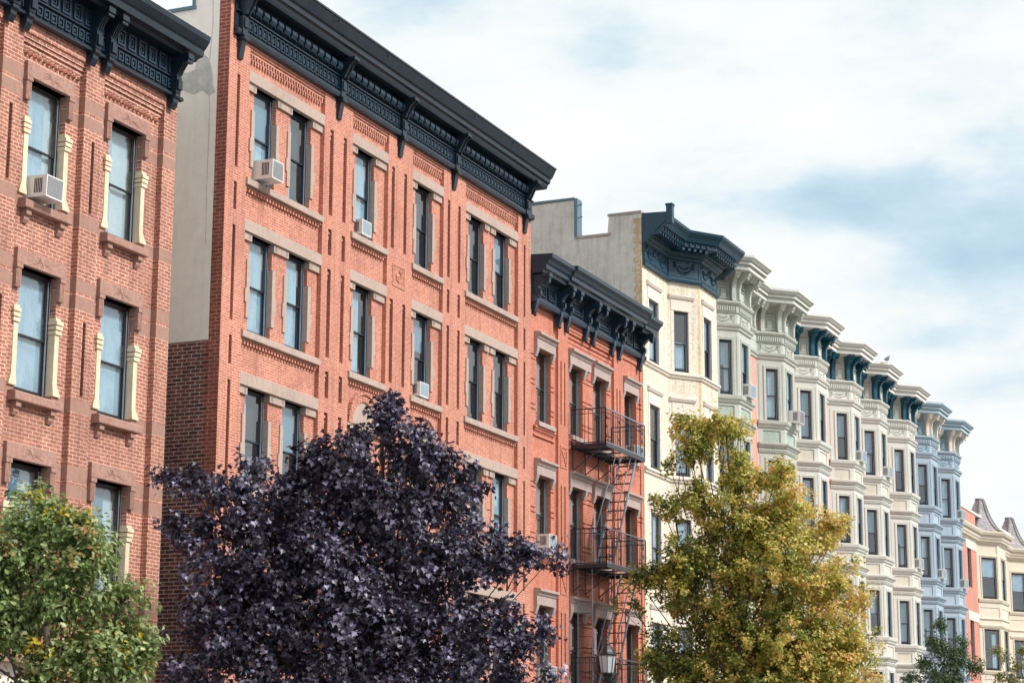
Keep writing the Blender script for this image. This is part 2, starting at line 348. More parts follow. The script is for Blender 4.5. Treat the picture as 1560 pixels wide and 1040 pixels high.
# ------------------------------------------------------------------ windows
def window(parent, origin, uv, u, z, w, h, d, fm='navy', curt=None, meet=.5, seed=0, interior=.35):
    """Sash window in an opening: u = left edge, z = sill, on the facet that starts at origin and runs along uv."""
    ox, oy = origin; t = Vector((uv[0], uv[1], 0)).normalized(); n = Vector((-t.y, t.x, 0))
    loc = Vector((ox, oy, 0)) + t * u + n * d; loc.z = z; rz = math.atan2(t.y, t.x)
    k = (round(w, 3), round(h, 3), fm, round(meet, 2))
    def mk_frame():
        b = MB(); b.ring(0, w, 0, h, .05, 0, .09, 0, .06)
        for e in (.050, w - .060, w - .012): b.box(e, e + .010, -.006 if e > w - .02 else .004, .03, .06, h - .05, 1)
        return b.mesh('window', [M[fm], M['trim']])
    f = put('window', cached(('wf',) + k, mk_frame), parent, tuple(loc), rz)
    zm = h * meet
    def mk_up():
        b = MB(); b.ring(.05, w - .05, zm - .02, h - .055, .032, .018, .045); return b.mesh('sash', M[fm])
    def mk_lo():
        b = MB(); b.ring(.05, w - .05, .06, zm + .02, .032, .047, .075, 0, .06); return b.mesh('sash', M[fm])
    put('sash', cached(('wu',) + k, mk_up), f); put('sash', cached(('wl',) + k, mk_lo), f)
    def mk_p(z0, z1, dd): 
        b = MB(); b.box(.08, w - .08, dd, dd + .006, z0, z1); return b.mesh('pane', M['glass'])
    tilt = (random.random() - .5) * .02
    a = put('pane', cached(('pu',) + k, lambda: mk_p(zm + .012, h - .087, .028)), f); a.rotation_euler[2] = tilt
    put('pane', cached(('pl',) + k, lambda: mk_p(.12, zm - .012, .056)), f)
    def mk_i():
        b = MB(); e = .004
        b.face([(0 + e, interior, 0 + e), (w - e, interior, e), (w - e, interior, h - e), (e, interior, h - e)])
        b.face([(e, .11, e), (e, interior, e), (e, interior, h - e), (e, .11, h - e)]); b.face([(w - e, .11, e), (w - e, .11, h - e), (w - e, interior, h - e), (w - e, interior, e)])
        return b.mesh('interior', M['room'])
    put('interior', cached(('wi', interior) + k, mk_i), f)
    for c in (curt or []):
        kind, a0, a1, z0, z1 = c
        def mk_c():
            b = MB(); ua, ub = .06 + a0 * (w - .12), .06 + a1 * (w - .12); nn = max(3, int((ub - ua) / .035)); za, zb = .06 + z0 * (h - .12), .06 + z1 * (h - .12)
            if kind == 'blind':
                q = za
                while q < zb: b.extr([(.10, q), (.09, q + .028), (.095, q + .03), (.105, q + .002)], ua, ub, 0); q += .034
                b.box(ua, ub, .106, .11, za, zb)
                return b.mesh('blind', M['blind'])
            for i in range(nn):
                x0 = ua + (ub - ua) * i / nn; x1 = ua + (ub - ua) * (i + 1) / nn; dz = (.0 if i % 2 else .022)
                b.face([(x0, .092 + dz * .5, za), (x1, .103 - dz * .5, za), (x1, .103 - dz * .5, zb), (x0, .092 + dz * .5, zb)])
            return b.mesh('curtain', M['curtain'])
        put('blind' if kind == 'blind' else 'curtain', cached(('c', c) + k, mk_c), f)
    return f
CURT = [None, [('c', 0, 1, 0, 1)], [('c', 0, .45, 0, 1)], [('blind', 0, 1, .5, 1)], [('c', 0, 1, 0, .5)], [('c', .5, 1, 0, 1), ('blind', 0, 1, .55, 1)], [('blind', 0, 1, 0, 1)], [('c', 0, .3, 0, 1), ('c', .72, 1, 0, 1)], [('blind', 0, 1, .48, 1), ('c', 0, .7, 0, .5)], [('c', 0, .8, .45, 1)]]  # blinds and curtains also stand in for sky reflection on angled panes

# ------------------------------------------------------------------ small things
def air_conditioner(x, y, z, w=.62, h=.42, dep=.42, label='', rz=0, kind='vent'):
    t = thing('window_air_conditioner', label, 'air conditioner', (x, y, z), 'air conditioners in the windows'); t.rotation_euler = (math.radians(random.uniform(.5, 3.5)), 0, rz)
    b = MB(); b.box(0, w, -dep, .05, 0, h, 0, .012); b.ring(-.0, w, .0, h, .02, -dep - .012, -dep, 0)
    b.build('casing', M['acwhite'], t)
    g = MB(); g.box(.022, w - .022, -dep - .002, -dep - .0005, .022, h - .022)
    k = .05
    while k < h - .04: g.box(.03, w - .03, -dep - .009, -dep - .002, k, k + .010); k += .026
    k = .06
    while k < w - .05: g.box(k, k + .008, -dep - .010, -dep - .002, .03, h - .03); k += .05
    g.build('grille', [M['blind'] if kind == 'pale' else M['acgrey']], t)
    s_ = MB()
    for k in range(5): s_.box(-.004, .002, -dep + .22 - k * .035, -dep + .24 - k * .035, h * .18, h * .85)
    s_.build('side_vent', M['acdark'], t)
    return t

exec_list = []
# ================================================================== 1. worn red brick building, left
def house_A():
    X0 = 22.0; XR = 32.42; T = thing('brick_building', 'worn red brick building with brownstone lintels and cream window jambs at the left end', 'building', (X0, 0, 0))
    R = T; ox = X0
    cols = [28.02 - ox, 30.42 - ox]; W = 1.05
    pil = [(24.75 - ox, 25.25 - ox), (27.10 - ox, 27.63 - ox), (29.46 - ox, 30.02 - ox), (31.99 - ox, XR - ox)]
    sills = [11.51, 8.21, 4.91, 1.61]
    rects = [(0, XR - ox, 0, 14.42, .12, 0)]
    for a, b in pil:
        rects.append((a, b, 0, 16, 0, 0))
    for a, b in pil[:3]:
        c = (a + b) / 2 + .02
        for s in sills: rects.append((c - .045, c + .045, s + .20, s + 1.52, .22, 0))
    for s in sills:
        for a, b in ((-.10, .13), (1.72, 1.95), (2.02, 2.26)): rects.append((0, XR - ox, s + a, s + b, None, 1))
    for s in sills[:4]:
        for c in cols: rects.append((c, c + W, s, s + 2.17, ('hole', .36), 0))
    b = MB(); b.relief(rects, 0, XR - ox, 0, 15.3); b.box(0, XR - ox - .001, .37, 12, 0, 15.2, 2)  # unseen side wall made pale stucco to bounce light into the alley
    b.build('wall', [M['brickA'], M['bandA'], M['stucco']], R)
    # corbel tables at the head of each recessed panel
    for (a, c) in ((pil[0][1], pil[1][0]), (pil[1][1], pil[2][0]), (pil[2][1], pil[3][0])):
        b = MB(); b.box(a, c, .03, .12, 14.33, 14.42); b.box(a, c, .055, .12, 14.25, 14.33); b.box(a, c, .085, .12, 14.17, 14.25)
        u = a + .03
        while u < c - .08:
            b.face([(u, .12, 14.08), (u + .06, .05, 14.08), (u + .06, .05, 14.17), (u, .12, 14.17)]); b.face([(u + .06, .05, 14.08), (u + .12, .12, 14.08), (u + .12, .12, 14.17), (u + .06, .05, 14.17)])
            b.face([(u, .12, 14.08), (u + .12, .12, 14.08), (u + .06, .05, 14.08)]); u += .125
        b.build('corbel_table', M['brickA'], R)
    curts = {(0, 0): [('c', 0, .72, .1, 1)], (1, 0): [('c', 0, .35, 0, 1)], (0, 1): [('c', 0, 1, 0, 1)], (1, 1): [('c', 0, 1, 0, 1)], (0, 2): [('blind', 0, .5, 0, 1)], (1, 2): [('blind', 0, .6, 0, 1)]}
    for si, s in enumerate(sills[:3]):
        for ci, c in enumerate(cols):
            f = window(R, (0, 0), (1, 0), c + .01, s + .02, W - .02, 2.13, .24, 'brownw', curts.get((ci, si)), .48)
            g = f.location; f0 = Vector((c + .01, .24, s + .02))
            def sub(name, mb, mat):
                o = mb.build(name, mat, f); o.location = -f0; return o
            l = MB(); l.box(c - .18, c + W + .14, .045, .30, s + 2.17, s + 2.44, 0, .01)
            for k in (-1, 1):                       # incised leaf ornament
                for q in range(3):
                    l.tube((c + W / 2 + k * .06, .043, s + 2.30), (c + W / 2 + k * (.28 - q * .06), .043, s + 2.24 + q * .07), .009, .004, 4, 1)
                l.tube((c + W / 2 + k * .09, .043, s + 2.38), (c + W / 2 - k * .03, .043, s + 2.23), .009, .006, 4, 1)
            sub('lintel', l, [M['brownA'], M['bandA']])
            for a in (c - .18, c + W):
                q = MB(); q.box(a, a + .14, .05, .12, s + 1.76, s + 2.168); q.box(a - .012, a + .152, .03, .12, s + 2.09, s + 2.166)
                for k in range(3): q.box(a + .02 + k * .038, a + .044 + k * .038, .042, .05, s + 1.78, s + 2.08)
                sub('console', q, M['brownA'])
            q = MB(); q.box(c - .02, c + W + .02, .07, .30, s - .18, s, 0)
            q2 = MB(); q2.extr([(.3, s - .165), (-.04, s - .165), (-.05, s - .15), (-.05, s - .03), (.0, s), (.3, s + .004)], c - .16, c + W + .12)
            for a in (c - .06, c + W - .14):
                q2.extr([(.12, s - .40), (.09, s - .40), (.05, s - .34), (.05, s - .28), (0, s - .26), (0, s - .166), (.12, s - .166)], a, a + .14)
            sub('sill', q2, M['brownA'])
            for side in (0, 1):                     # cream jamb stones with a ribbed cap and flared foot
                j = MB(); e = c if side == 0 else c + W; k = 1 if side else -1
                def st(u_in, u_out, z0, z1, dd):
                    j.box(min(e + k * u_in, e + k * u_out), max(e + k * u_in, e + k * u_out), dd, .26, z0, z1)
                st(-.012, .11, s + .30, s + 1.18, .10); 
                for q_ in range(3): st(-.03, .15 + .012 * q_, s + 1.18 + q_ * .085, s + 1.245 + q_ * .085, .075 - .008 * q_)
                st(-.02, .13, s + 1.42, s + 1.47, .09)
                for q_ in range(4): st(-.014, .125 + .022 * q_, s + .30 - .05 * (q_ + 1), s + .30 - .05 * q_, .095 - .006 * q_)
                sub('jamb', j, M['creamA'])
    # cornice
    cr = MB(); u0, u1 = 0, XR - ox + .0
    cr.box(u0, u1, -.05, .1, 14.62, 15.45); cr.extr([(-.05, 14.60), (-.13, 14.62), (-.13, 14.67), (-.09, 14.70), (-.05, 14.72)], u0, u1)
    cr.extr([(-.05, 14.98), (-.10, 14.99), (-.10, 15.02), (-.05, 15.04)], u0, u1)
    cr.extr([(.1, 15.42), (-.30, 15.42), (-.34, 15.47), (-.46, 15.50), (-.48, 15.62), (-.52, 15.66), (-.60, 15.78), (-.62, 15.88), (.1, 15.88)], u0, u1 + .12)
    c_ = cr.build('cornice', M['ironblk'], R)
    sq = MB(); u = .1
    while u < u1 - .15: sq.ring(u, u + .16, 14.76, 14.94, .028, -.085, -.045); sq.box(u + .055, u + .105, -.075, -.05, 14.82, 14.88); u += .205
    sq.build('square_fret', M['ironblk2'], c_)
    sq = MB(); u = .1
    while u < u1 - .25: sq.ring(u, u + .24, 15.06, 15.37, .04, -.085, -.045); sq.ring(u + .07, u + .17, 15.13, 15.30, .025, -.075, -.045); u += .34
    sq.build('frieze_fret', M['ironblk2'], c_)
    def mk_br():
        b = MB(); b.extr([(-.05, 14.66), (-.20, 14.68), (-.22, 14.98), (-.20, 15.02), (-.25, 15.15), (-.42, 15.40), (-.44, 15.42), (-.05, 15.42)], -.085, .085)
        for k in range(3): b.extr([(-.23, 15.04), (-.27, 15.13), (-.44, 15.38), (-.40, 15.40), (-.2, 15.1)], -.07 + k * .055, -.04 + k * .055)
        b.box(-.10, .10, -.47, -.36, 15.32, 15.42); b.box(-.09, .09, -.45, -.36, 15.25, 15.30)
        b.box(-.07, .07, -.25, -.2, 14.74, 14.93)
        b.extr([(.0, 14.60), (-.05, 14.38), (-.09, 14.38), (-.15, 14.50), (-.15, 14.57), (-.20, 14.60), (-.20, 14.66), (-.05, 14.66)], -.08, .08)
        return b.mesh('bracket', M['ironblk'])
    for x in (25.05, 27.12, 27.56, 29.50, 29.94, 32.12): put('bracket', cached('brA', mk_br), c_, (x - ox, 0, 0))
    sv = MB(); sv.box(0, XR - ox + .1, -.60, 12, 15.884, 15.90); sv.build('roof', M['silver'], R)
exec_list.append(house_A)

# ================================================================== 2. salmon brick building with black cornice
def house_B():
    ox = 34.22; XR = 49.55; L = XR - ox
    R = thing('brick_building', 'long salmon brick building with black cornice and pale stucco side wall', 'building', (ox, 0, 0))
    panels = [(35.02, 38.20), (39.50, 41.25), (42.52, 44.20), (45.46, 48.72)]
    opens = [[35.38, 36.87], [39.82], [42.84], [45.84, 47.39]]; W = .90
    sl = [(34.55, 34.66), (38.46, 38.62), (39.08, 39.23), (41.42, 41.58), (42.06, 42.21), (44.43, 44.57), (45.03, 45.17), (49.09, 49.20)]
    sills = [13.85, 10.71, 7.57, 4.43, 1.3]
    rects = []
    for a, b in panels: rects.append((a - ox, b - ox, 0, 16.62, .10, 0))
    for a, b in sl:
        rects = rects
        for s in sills:
            rects.append((a - ox, b - ox, s + .10, s + 2.05, .26, 0))
            if not (41.3 < a < 42.3): rects.append((a - ox, b - ox, s - .78, s - .20, .26, 0))
            for zt in ((s + 2.05, s - .20) if not (41.3 < a < 42.3) else (s + 2.05,)):
                for q in (1, 3): rects.append((a - ox, b - ox - (.05 if q == 1 else .08), zt - .056 * (q + 1), zt - .056 * q, .03, 0))
    for pi, (a, b) in enumerate(panels):
        for si, s in enumerate(sills[:4]):
            for o in opens[pi]:
                h = 2.04
                if si == 2 and pi in (1, 2): h = 1.9
                rects.append((o - ox, o - ox + W, s, s + h, ('hole', .34), 0))
    b = MB(); b.relief(rects, 0, L, 0, 17.7); b.build('wall', M['brickB'], R)
    # side wall: common brick below, stucco above, pressed brick return at the corner
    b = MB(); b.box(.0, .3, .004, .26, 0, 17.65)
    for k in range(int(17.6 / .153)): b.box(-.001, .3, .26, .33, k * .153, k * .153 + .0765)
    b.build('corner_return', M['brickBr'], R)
    b = MB(); b.box(.012, .3, .262, 13, 0, 10.35); b.build('lower_side_wall', M['brickBs'], R)
    b = MB(); b.box(-.004, .3, .262, .84, 10.355, 17.66); b.box(-.004, .3, .84, 13, 10.355, 17.28)
    b.build('upper_side_wall', M['stucco'], R)
    b = MB(); b.box(-.05, .34, .82, 13, 17.28, 17.35); b.box(-.04, .34, .84, .90, 17.35, 17.62); b.build('coping', M['flash'], R)
    b = MB()
    def sidepoly(pts, x0, x1, m=0):
        n = len(pts); i = len(b.v); b.v += [(x0, y, z) for y, z in pts] + [(x1, y, z) for y, z in pts]
        for k in range(n): j = (k + 1) % n; b.f.append((i + k, i + j, i + n + j, i + n + k)); b.m.append(m)
        b.f.append(tuple(range(i, i + n))); b.m.append(m)
    sidepoly([(.30, 15.44), (.36, 15.60), (.38, 15.85), (.46, 16.15), (.60, 16.28), (.76, 16.18), (.80, 15.98), (.98, 15.93), (1.22, 15.98), (1.5, 15.85), (1.5, 15.6), (1.15, 15.62), (.92, 15.50), (.80, 15.44), (.62, 15.52), (.45, 15.38)], -.007, -.004)
    sidepoly([(.395, 12.3), (.41, 12.3), (.43, 13.6), (.425, 15.0), (.45, 15.4), (.43, 15.4), (.405, 14.6), (.415, 13.5)], -.007, -.004)
    sidepoly([(.45, 16.15), (.47, 16.15), (.42, 16.9), (.44, 17.5), (.42, 17.5), (.40, 16.9)], -.007, -.004)
    b.build('mortar_patch', M['patch'], R)
    b = MB(); b.box(.3, L - .3, .36, 13, 0, 17.2); b.box(L - .3, L, .3, 13, 0, 17.25); b.build('roof', M['tar'], R)
    for pi, (a, c) in enumerate(panels):
        a -= ox; c -= ox
        b = MB(); b.box(a, c, .02, .08, 16.56, 16.62); b.box(a, c, .045, .08, 16.50, 16.56)
        for row in range(2):
            u = a + .02 + row * .055
            while u < c - .05: b.box(u, u + .05, .045 + row * .015, .08, 16.40 - row * .075, 16.47 - row * .075 + .03); u += .11
        b.build('corbel_table', M['brickB'], R)
        for si, s in enumerate(sills[:4]):
            arch = si == 2 and pi in (1, 2)
            if not arch:
                l = MB(); l.box(a + .002, c - .002, .0, .2, s + 2.04, s + 2.29, 0, .006); l.build('lintel', M['stoneB'], R)
            else:
                l = MB(); cx = (a + c) / 2; rr = (c - a) / 2 - .14; zc = s + 2.02
                for k in range(16):
                    t0 = PI * k / 16 + .012; t1 = PI * (k + 1) / 16 - .012
                    for (r0, r1, dd) in ((rr - .17, rr - .02, .03), (rr - .01, rr + .06, .0)):
                        l.plate([(cx + r0 * math.cos(t0), zc + r0 * math.sin(t0)), (cx + r1 * math.cos(t0), zc + r1 * math.sin(t0)), (cx + r1 * math.cos(t1), zc + r1 * math.sin(t1)), (cx + r0 * math.cos(t1), zc + r0 * math.sin(t1))], dd, .09)
                l.build('arch', M['brickB'], R)
                l = MB(); l.plate([(cx + (rr - .18) * math.cos(PI * k / 12), zc + (rr - .18) * math.sin(PI * k / 12)) for k in range(13)], .06, .10); l.box(a + .03, c - .03, .01, .2, s + 1.9, s + 2.01)
                l.build('tympanum', M['stoneB'], R)
            q = MB()
            q.extr([(.2, s - .15), (-.045, s - .15), (-.05, s - .14), (-.05, s - .02), (-.02, s), (.2, s + .003)], a - .03, c - .03)
            q.build('sill', M['stoneB'], R)
            q = MB(); q.box(a, c, .04, .08, s - .20, s - .152); u = a + .03
            while u < c - .05: q.box(u, u + .055, .03, .08, s - .275, s - .20); u += .12
            q.build('dentil_course', M['brickB'], R)
            for oi, o in enumerate(opens[pi]):
                o -= ox; h = 1.9 if arch else 2.04
                j = (pi * 2 + oi + si * 3)
                cu = {(0, 0, 0): [('blind', 0, 1, .45, 1), ('c', 0, 1, 0, .5)], (0, 1, 0): [('c', 0, .4, 0, 1)], (1, 0, 0): [('c', 0, 1, 0, 1)], (0, 0, 1): [('c', 0, 1, 0, 1)], (0, 1, 1): [('c', 0, .9, 0, 1)], (1, 0, 1): [('c', 0, .7, 0, 1)], (2, 0, 0): [('c', 0, .4, .5, 1)], (2, 0, 1): [('blind', 0, 1, .6, 1)], (0, 0, 2): [('c', 0, .4, 0, 1)]}.get((pi, oi, si), CURT[(j * 5) % 8] if j % 3 == 1 else ([('c', 0, .35, .3, 1)] if j % 3 else None))
                f = window(R, (0, 0), (1, 0), o + .01, s + .01, W - .02, h - .02, .19, 'navy', cu, .5)
                f0 = Vector((o + .01, .19, s + .01))
                for side in (0, 1):
                    e = o if side == 0 else o + W; k = 1 if side else -1
                    def bx(mb, ui, uo, d0, z0, z1): mb.box(min(e + k * ui, e + k * uo), max(e + k * ui, e + k * uo), d0, .195, z0, z1)
                    m1 = MB(); bx(m1, -.008, .115, .068, s + .30, s + 1.50)
                    bx(m1, -.01, .16, .066, s + .62, s + .9)
                    m1.build('jamb', M['stoneB'], f).location = -f0
                    if not arch:
                        wd = (.297 if len(opens[pi]) == 2 and side != oi else ((o - a) if side == 0 else (c - o - W))) - .004; m1 = MB(); bx(m1, -.008, wd, .045, s + 1.88, s + 2.038)
                        for q_ in range(3): bx(m1, .04 + q_ * .03, .055 + q_ * .03, .038, s + 1.92, s + 2.0)
                        m1.build('impost', M['stoneB'], f).location = -f0
    for s in sills[:4]:
        x = 41.84 - ox; z = s - .50
        b = MB(); b.ring(x - .32, x + .32, z - .26, z + .26, .04, -.015, .01); b.ring(x - .24, x + .24, z - .18, z + .18, .02, -.008, .01)
        for k in range(14):
            t0 = 2 * PI * k / 14; t1 = 2 * PI * (k + 1) / 14; b.tube((x + .13 * math.cos(t0), -.008, z + .13 * math.sin(t0)), (x + .13 * math.cos(t1), -.008, z + .13 * math.sin(t1)), .02, .02, 5)
        b.blob(x, 0, z, .07, 0, (1, .5, 1))
        for k in range(4): b.blob(x + .17 * (1, 1, -1, -1)[k], 0, z + .13 * (1, -1, 1, -1)[k], .035, 0, (1, .5, 1))
        b.build('medallion', M['brickB'], R)
    # cornice
    c = MB(); c.box(.12, L, -.04, .1, 16.74, 17.62)
    c.extr([(0, 16.66), (-.10, 16.68), (-.12, 16.74), (-.12, 16.80), (-.07, 16.83), (-.04, 16.85)], .12, L)
    c.extr([(-.04, 17.16), (-.09, 17.17), (-.09, 17.20), (-.04, 17.21)], .12, L)
    c.extr([(.1, 17.58), (-.33, 17.58), (-.36, 17.64), (-.38, 17.70), (-.44, 17.73), (-.45, 17.83), (-.50, 17.86), (-.55, 17.96), (-.60, 18.06), (-.60, 18.12), (.1, 18.14)], .05, L + .30)
    c.extr([(-.605, 18.085), (-.625, 18.085), (-.625, 18.125), (.1, 18.150), (.1, 18.142)], .04, L + .31, 1)
    u = 1.1
    while u < L: c.box(u, u + .015, -.606, -.59, 17.97, 18.11, 1); u += 2.35
    co = c.build('cornice', [M['ironblk'], M['tintop']], R)
    c = MB(); u = .42
    while u < L - .12:
        c.ring(u, u + .15, 16.88, 17.13, .022, -.075, -.035); c.box(u + .05, u + .10, -.065, -.04, 16.95, 17.06); u += .185
    c.build('square_fret', M['ironblk2'], co)
    c = MB(); u = .42
    while u < L - .2:
        c.extr([(-.04, 17.24), (-.15, 17.27), (-.20, 17.34), (-.19, 17.42), (-.12, 17.48), (-.04, 17.49)], u, u + .21); c.box(u + .24, u + .26, -.14, -.04, 17.25, 17.47); u += .29
    c.build('roll_moulding', M['ironblk2'], co)
    def mk():
        b = MB()
        b.extr([(-.04, 17.20), (-.12, 17.12), (-.18, 17.16), (-.21, 17.24), (-.30, 17.40), (-.40, 17.50), (-.42, 17.57), (-.36, 17.58), (-.04, 17.58)], -.085, .085)
        for k in (-1, 1): b.extr([(-.10, 17.10), (-.19, 17.13), (-.23, 17.22), (-.34, 17.42), (-.44, 17.50), (-.44, 17.56), (-.3, 17.5), (-.17, 17.25)], k * .07 - .02, k * .07 + .02)
        b.box(-.12, .12, -.46, -.2, 17.52, 17.585)
        b.box(-.10, .10, -.14, -.04, 16.70, 17.10); b.box(-.07, .07, -.17, -.1, 16.86, 17.06)
        b.extr([(0, 16.70), (-.16, 16.70), (-.16, 16.64), (-.12, 16.60), (-.05, 16.22), (0, 16.20)], -.08, .08)
        b.extr([(0, 16.66), (-.19, 16.66), (-.19, 16.60), (0, 16.58)], -.11, .11)
        return b.mesh('bracket', M['ironblk'])
    for x in (34.52, 38.72, 41.72, 44.65, 49.02): put('bracket', cached('brB', mk), co, (x - ox + .06, 0, 0))
exec_list.append(house_B)

# ================================================================== 3. orange painted house with fire escape
def house_C():
    ox = 49.56; XR = 58.10; L = XR - ox
    R = thing('brick_house', 'orange painted brick house with green windows and an iron fire escape', 'house', (ox, .02, 0))
    sills = [11.36, 7.96, 4.56, 1.2]; H = 1.98; W = 1.0
    opens = [50.16, 52.48, 54.28, 56.66]
    rects = [(0, 51.50 - ox, 0, 14.6, .08, 0), (52.22 - ox, 55.72 - ox, 0, 14.28, .08, 0), (56.46 - ox, 57.92 - ox, 0, 14.28, .04, 0)]
    for q, (a, b) in enumerate(((14.34, 14.38),)): rects.append((52.22 - ox, 55.72 - ox, a, b, .05, 0))
    for s in sills:
        for a in (51.66, 51.92, 55.92, 56.16): rects.append((a - ox, a - ox + .08, s + .15, s + 1.9, .14, 0))
        for dz in (.28, .95, 1.62):
            for o in opens:
                for dd in (0, .13):
                    lo = .08 if o < 56 else .04
                    if o == 50.16: rects.append((o - ox - .5, o - ox - .0, s + dz + dd, s + dz + dd + .035, .12, 0))
                    rects.append((o - ox + W, o - ox + W + (.22 if o < 54 else .36), s + dz + dd, s + dz + dd + .035, lo + .045, 0))
                    if o in (54.28, ): rects.append((o - ox - .55, o - ox, s + dz + dd, s + dz + dd + .035, lo + .045, 0))
        for o in opens: rects.append((o - ox, o - ox + W, s, s + H, ('hole', .36), 0))
    b = MB(); b.relief(rects, 0, L, 0, 15.2); b.box(L - .25, L - .001, .3, 12, 0, 14.7); b.box(.25, L - .25, .36, 12, 0, 14.5)
    b.build('wall', M['brickC'], R)
    b = MB()
    for k in range(3): b.box(52.24 - ox, 55.70 - ox, .02 + .02 * k, .08, 14.20 - .13 * k, 14.26 - .13 * k)
    b.build('corbel_table', M['brickC'], R)
    for si, s in enumerate(sills[:3]):
        for oi, o in enumerate(opens):
            o -= ox
            f = window(R, (0, 0), (1, 0), o + .01, s + .01, W - .02, H - .02, .22, 'greenC', [('c', 0, .4, .5, 1)] if (oi + si) % 3 == 0 else None, .5)
            f0 = Vector((o + .01, .22, s + .01))
            h = MB(); z = s + H
            ex = .42 if oi == 1 else .13
            h.extr([(.1, z), (-.02, z), (-.02, z + .22), (-.05, z + .25), (-.07, z + .31), (-.13, z + .34), (-.13, z + .40), (.1, z + .44)], o - .15, o + W + ex)
            for e in (o - .15, o + W - .02): h.extr([(.1, z - .22), (.05, z - .24), (.0, z - .12), (-.03, z), (.1, z)], e, e + .15)
            h.build('hood', M['stoneC'], f).location = -f0
            q = MB(); q.extr([(.3, s - .13), (-.05, s - .13), (-.05, s - .02), (-.02, s), (.3, s + .003)], o - .08, o + W + .08); q.build('sill', M['stoneC'], f).location = -f0
            q = MB(); q.box(o - .22, o + W + .2, .0, .08, s - .19, s - .135); u = o - .18
            while u < o + W + .15: q.box(u, u + .05, .02, .08, s - .26, s - .19); u += .1
            q.box(o - .22, o + W + .2, .03, .08, s - .40, s - .36)
            q.build('dentil_course', M['brickC'], R)
        z = s - .72
        for x in (51.86, 56.10):
            b = MB(); x -= ox; b.ring(x - .24, x + .24, z - .30, z + .30, .05, -.02, .02)
            for k in (-1, 1): b.tube((x - .17, -.006, z - k * .23), (x + .17, -.006, z + k * .23), .025, .025, 4)
            b.blob(x, -.01, z, .06); b.build('cross_panel', M['brickC'], R)
    # cornice in three lengths, the middle one higher and further out
    c = MB(); c.box(0, L, -.05, .1, 14.55, 15.3); c.extr([(0, 14.46), (-.12, 14.48), (-.15, 14.56), (-.15, 14.62), (-.05, 14.68)], 0, L)
    def crown(u0, u1, e, up):
        c.extr([(.1, 15.18 + up), (-.36 - e, 15.18 + up), (-.38 - e, 15.25 + up), (-.46 - e, 15.28 + up), (-.47 - e, 15.38 + up), (-.52 - e, 15.42 + up), (-.56 - e, 15.50 + up), (-.64 - e, 15.56 + up), (-.65 - e, 15.66 + up), (.1, 15.70 + up)], u0, u1)
    crown(.0, 51.2 - ox, 0, .06); crown(51.2 - ox, 57.15 - ox, .07, .10); crown(57.15 - ox, L + .12, 0, .0)
    c.box(.0, L + .1, .1, 6, 15.2, 15.3)
    co = c.build('cornice', M['ironblk2'], R)
    for (a, b_) in ((49.95, 50.45), (50.6, 51.1), (52.15, 53.1), (54.3, 55.2), (56.55, 57.05), (57.15, 57.65)):
        c = MB(); c.ring(a - ox, b_ - ox, 14.74, 15.06, .045, -.10, -.045); c.ring(a - ox + .09, b_ - ox - .09, 14.82, 14.98, .03, -.085, -.045)
        c.build('frieze_panel', M['ironblk'], co)
    def mk():
        b = MB(); b.extr([(-.05, 14.58), (-.20, 14.60), (-.23, 14.68), (-.18, 14.78), (-.20, 14.90), (-.30, 15.02), (-.46, 15.06), (-.50, 15.12), (-.50, 15.20), (-.05, 15.20)], -.08, .08)
        b.extr([(-.16, 14.66), (-.26, 14.66), (-.26, 14.80), (-.18, 14.84)], -.05, .05)
        b.box(-.11, .11, -.54, -.30, 15.12, 15.22)
        b.extr([(-.40, 15.12), (-.52, 15.10), (-.50, 14.98), (-.44, 14.93), (-.38, 15.0)], -.06, .06)
        b.extr([(0, 14.58), (-.16, 14.58), (-.16, 14.46), (-.10, 14.24), (-.05, 14.14), (0, 14.14)], -.075, .075); b.blob(0, -.08, 14.14, .06)
        return b.mesh('bracket', M['ironblk2'])
    for x in (49.72, 51.42, 51.98, 53.36, 53.94, 55.44, 56.02, 57.74): put('bracket', cached('brC', mk), co, (x - ox, 0, 0))
    # fire escape
    FE = MB(); FE.box(0, .001, 0, .001, 0, .001)
    X0, X1, Y1 = 52.45 - ox, 55.50 - ox, -1.0
    fe = put('fire_escape', None, R)
    for zi, zp in enumerate((11.08, 7.80, 4.35)):
        b = MB(); u = X0
        for y in (0, Y1): b.box(X0, X1, y - .02, y + .02, zp - .10, zp)
        for u in (X0, X1): b.box(u - .02, u + .02, Y1, 0, zp - .10, zp)
        y = -.06
        while y > Y1 + .04:
            b.box(X0, X1 if (y > -.38 ) else X0 + 1.2, y - .015, y + .015, zp - .03, zp); 
            if y <= -.38: b.box(X1 - .35, X1, y - .015, y + .015, zp - .03, zp)
            y -= .055
        for k in range(5): b.box(X0 + k * (X1 - X0) / 4 - .015, X0 + k * (X1 - X0) / 4 + .015, Y1, 0, zp - .06, zp - .031)
        b.build('platform', M['esc'], fe)
        for u in (X0 + .1, X0 + 1.0, X0 + 2.0, X1 - .1):
            b = MB(); b.tube((u, 0, zp - .75), (u, 0, zp - .1), .02, .02, 4); b.tube((u, 0, zp - .7), (u, Y1 + .15, zp - .1), .018, .018, 4)
            b.path([(u, 0, zp - .75), (u, -.06, zp - .80), (u, -.12, zp - .74)], .014, 4); b.build('support_bracket', M['esc'], fe)
        b = MB(); zt = zp + .96
        rails = [(X0, 0, X0, Y1), (X0, Y1, X1, Y1), (X1, Y1, X1, 0)]
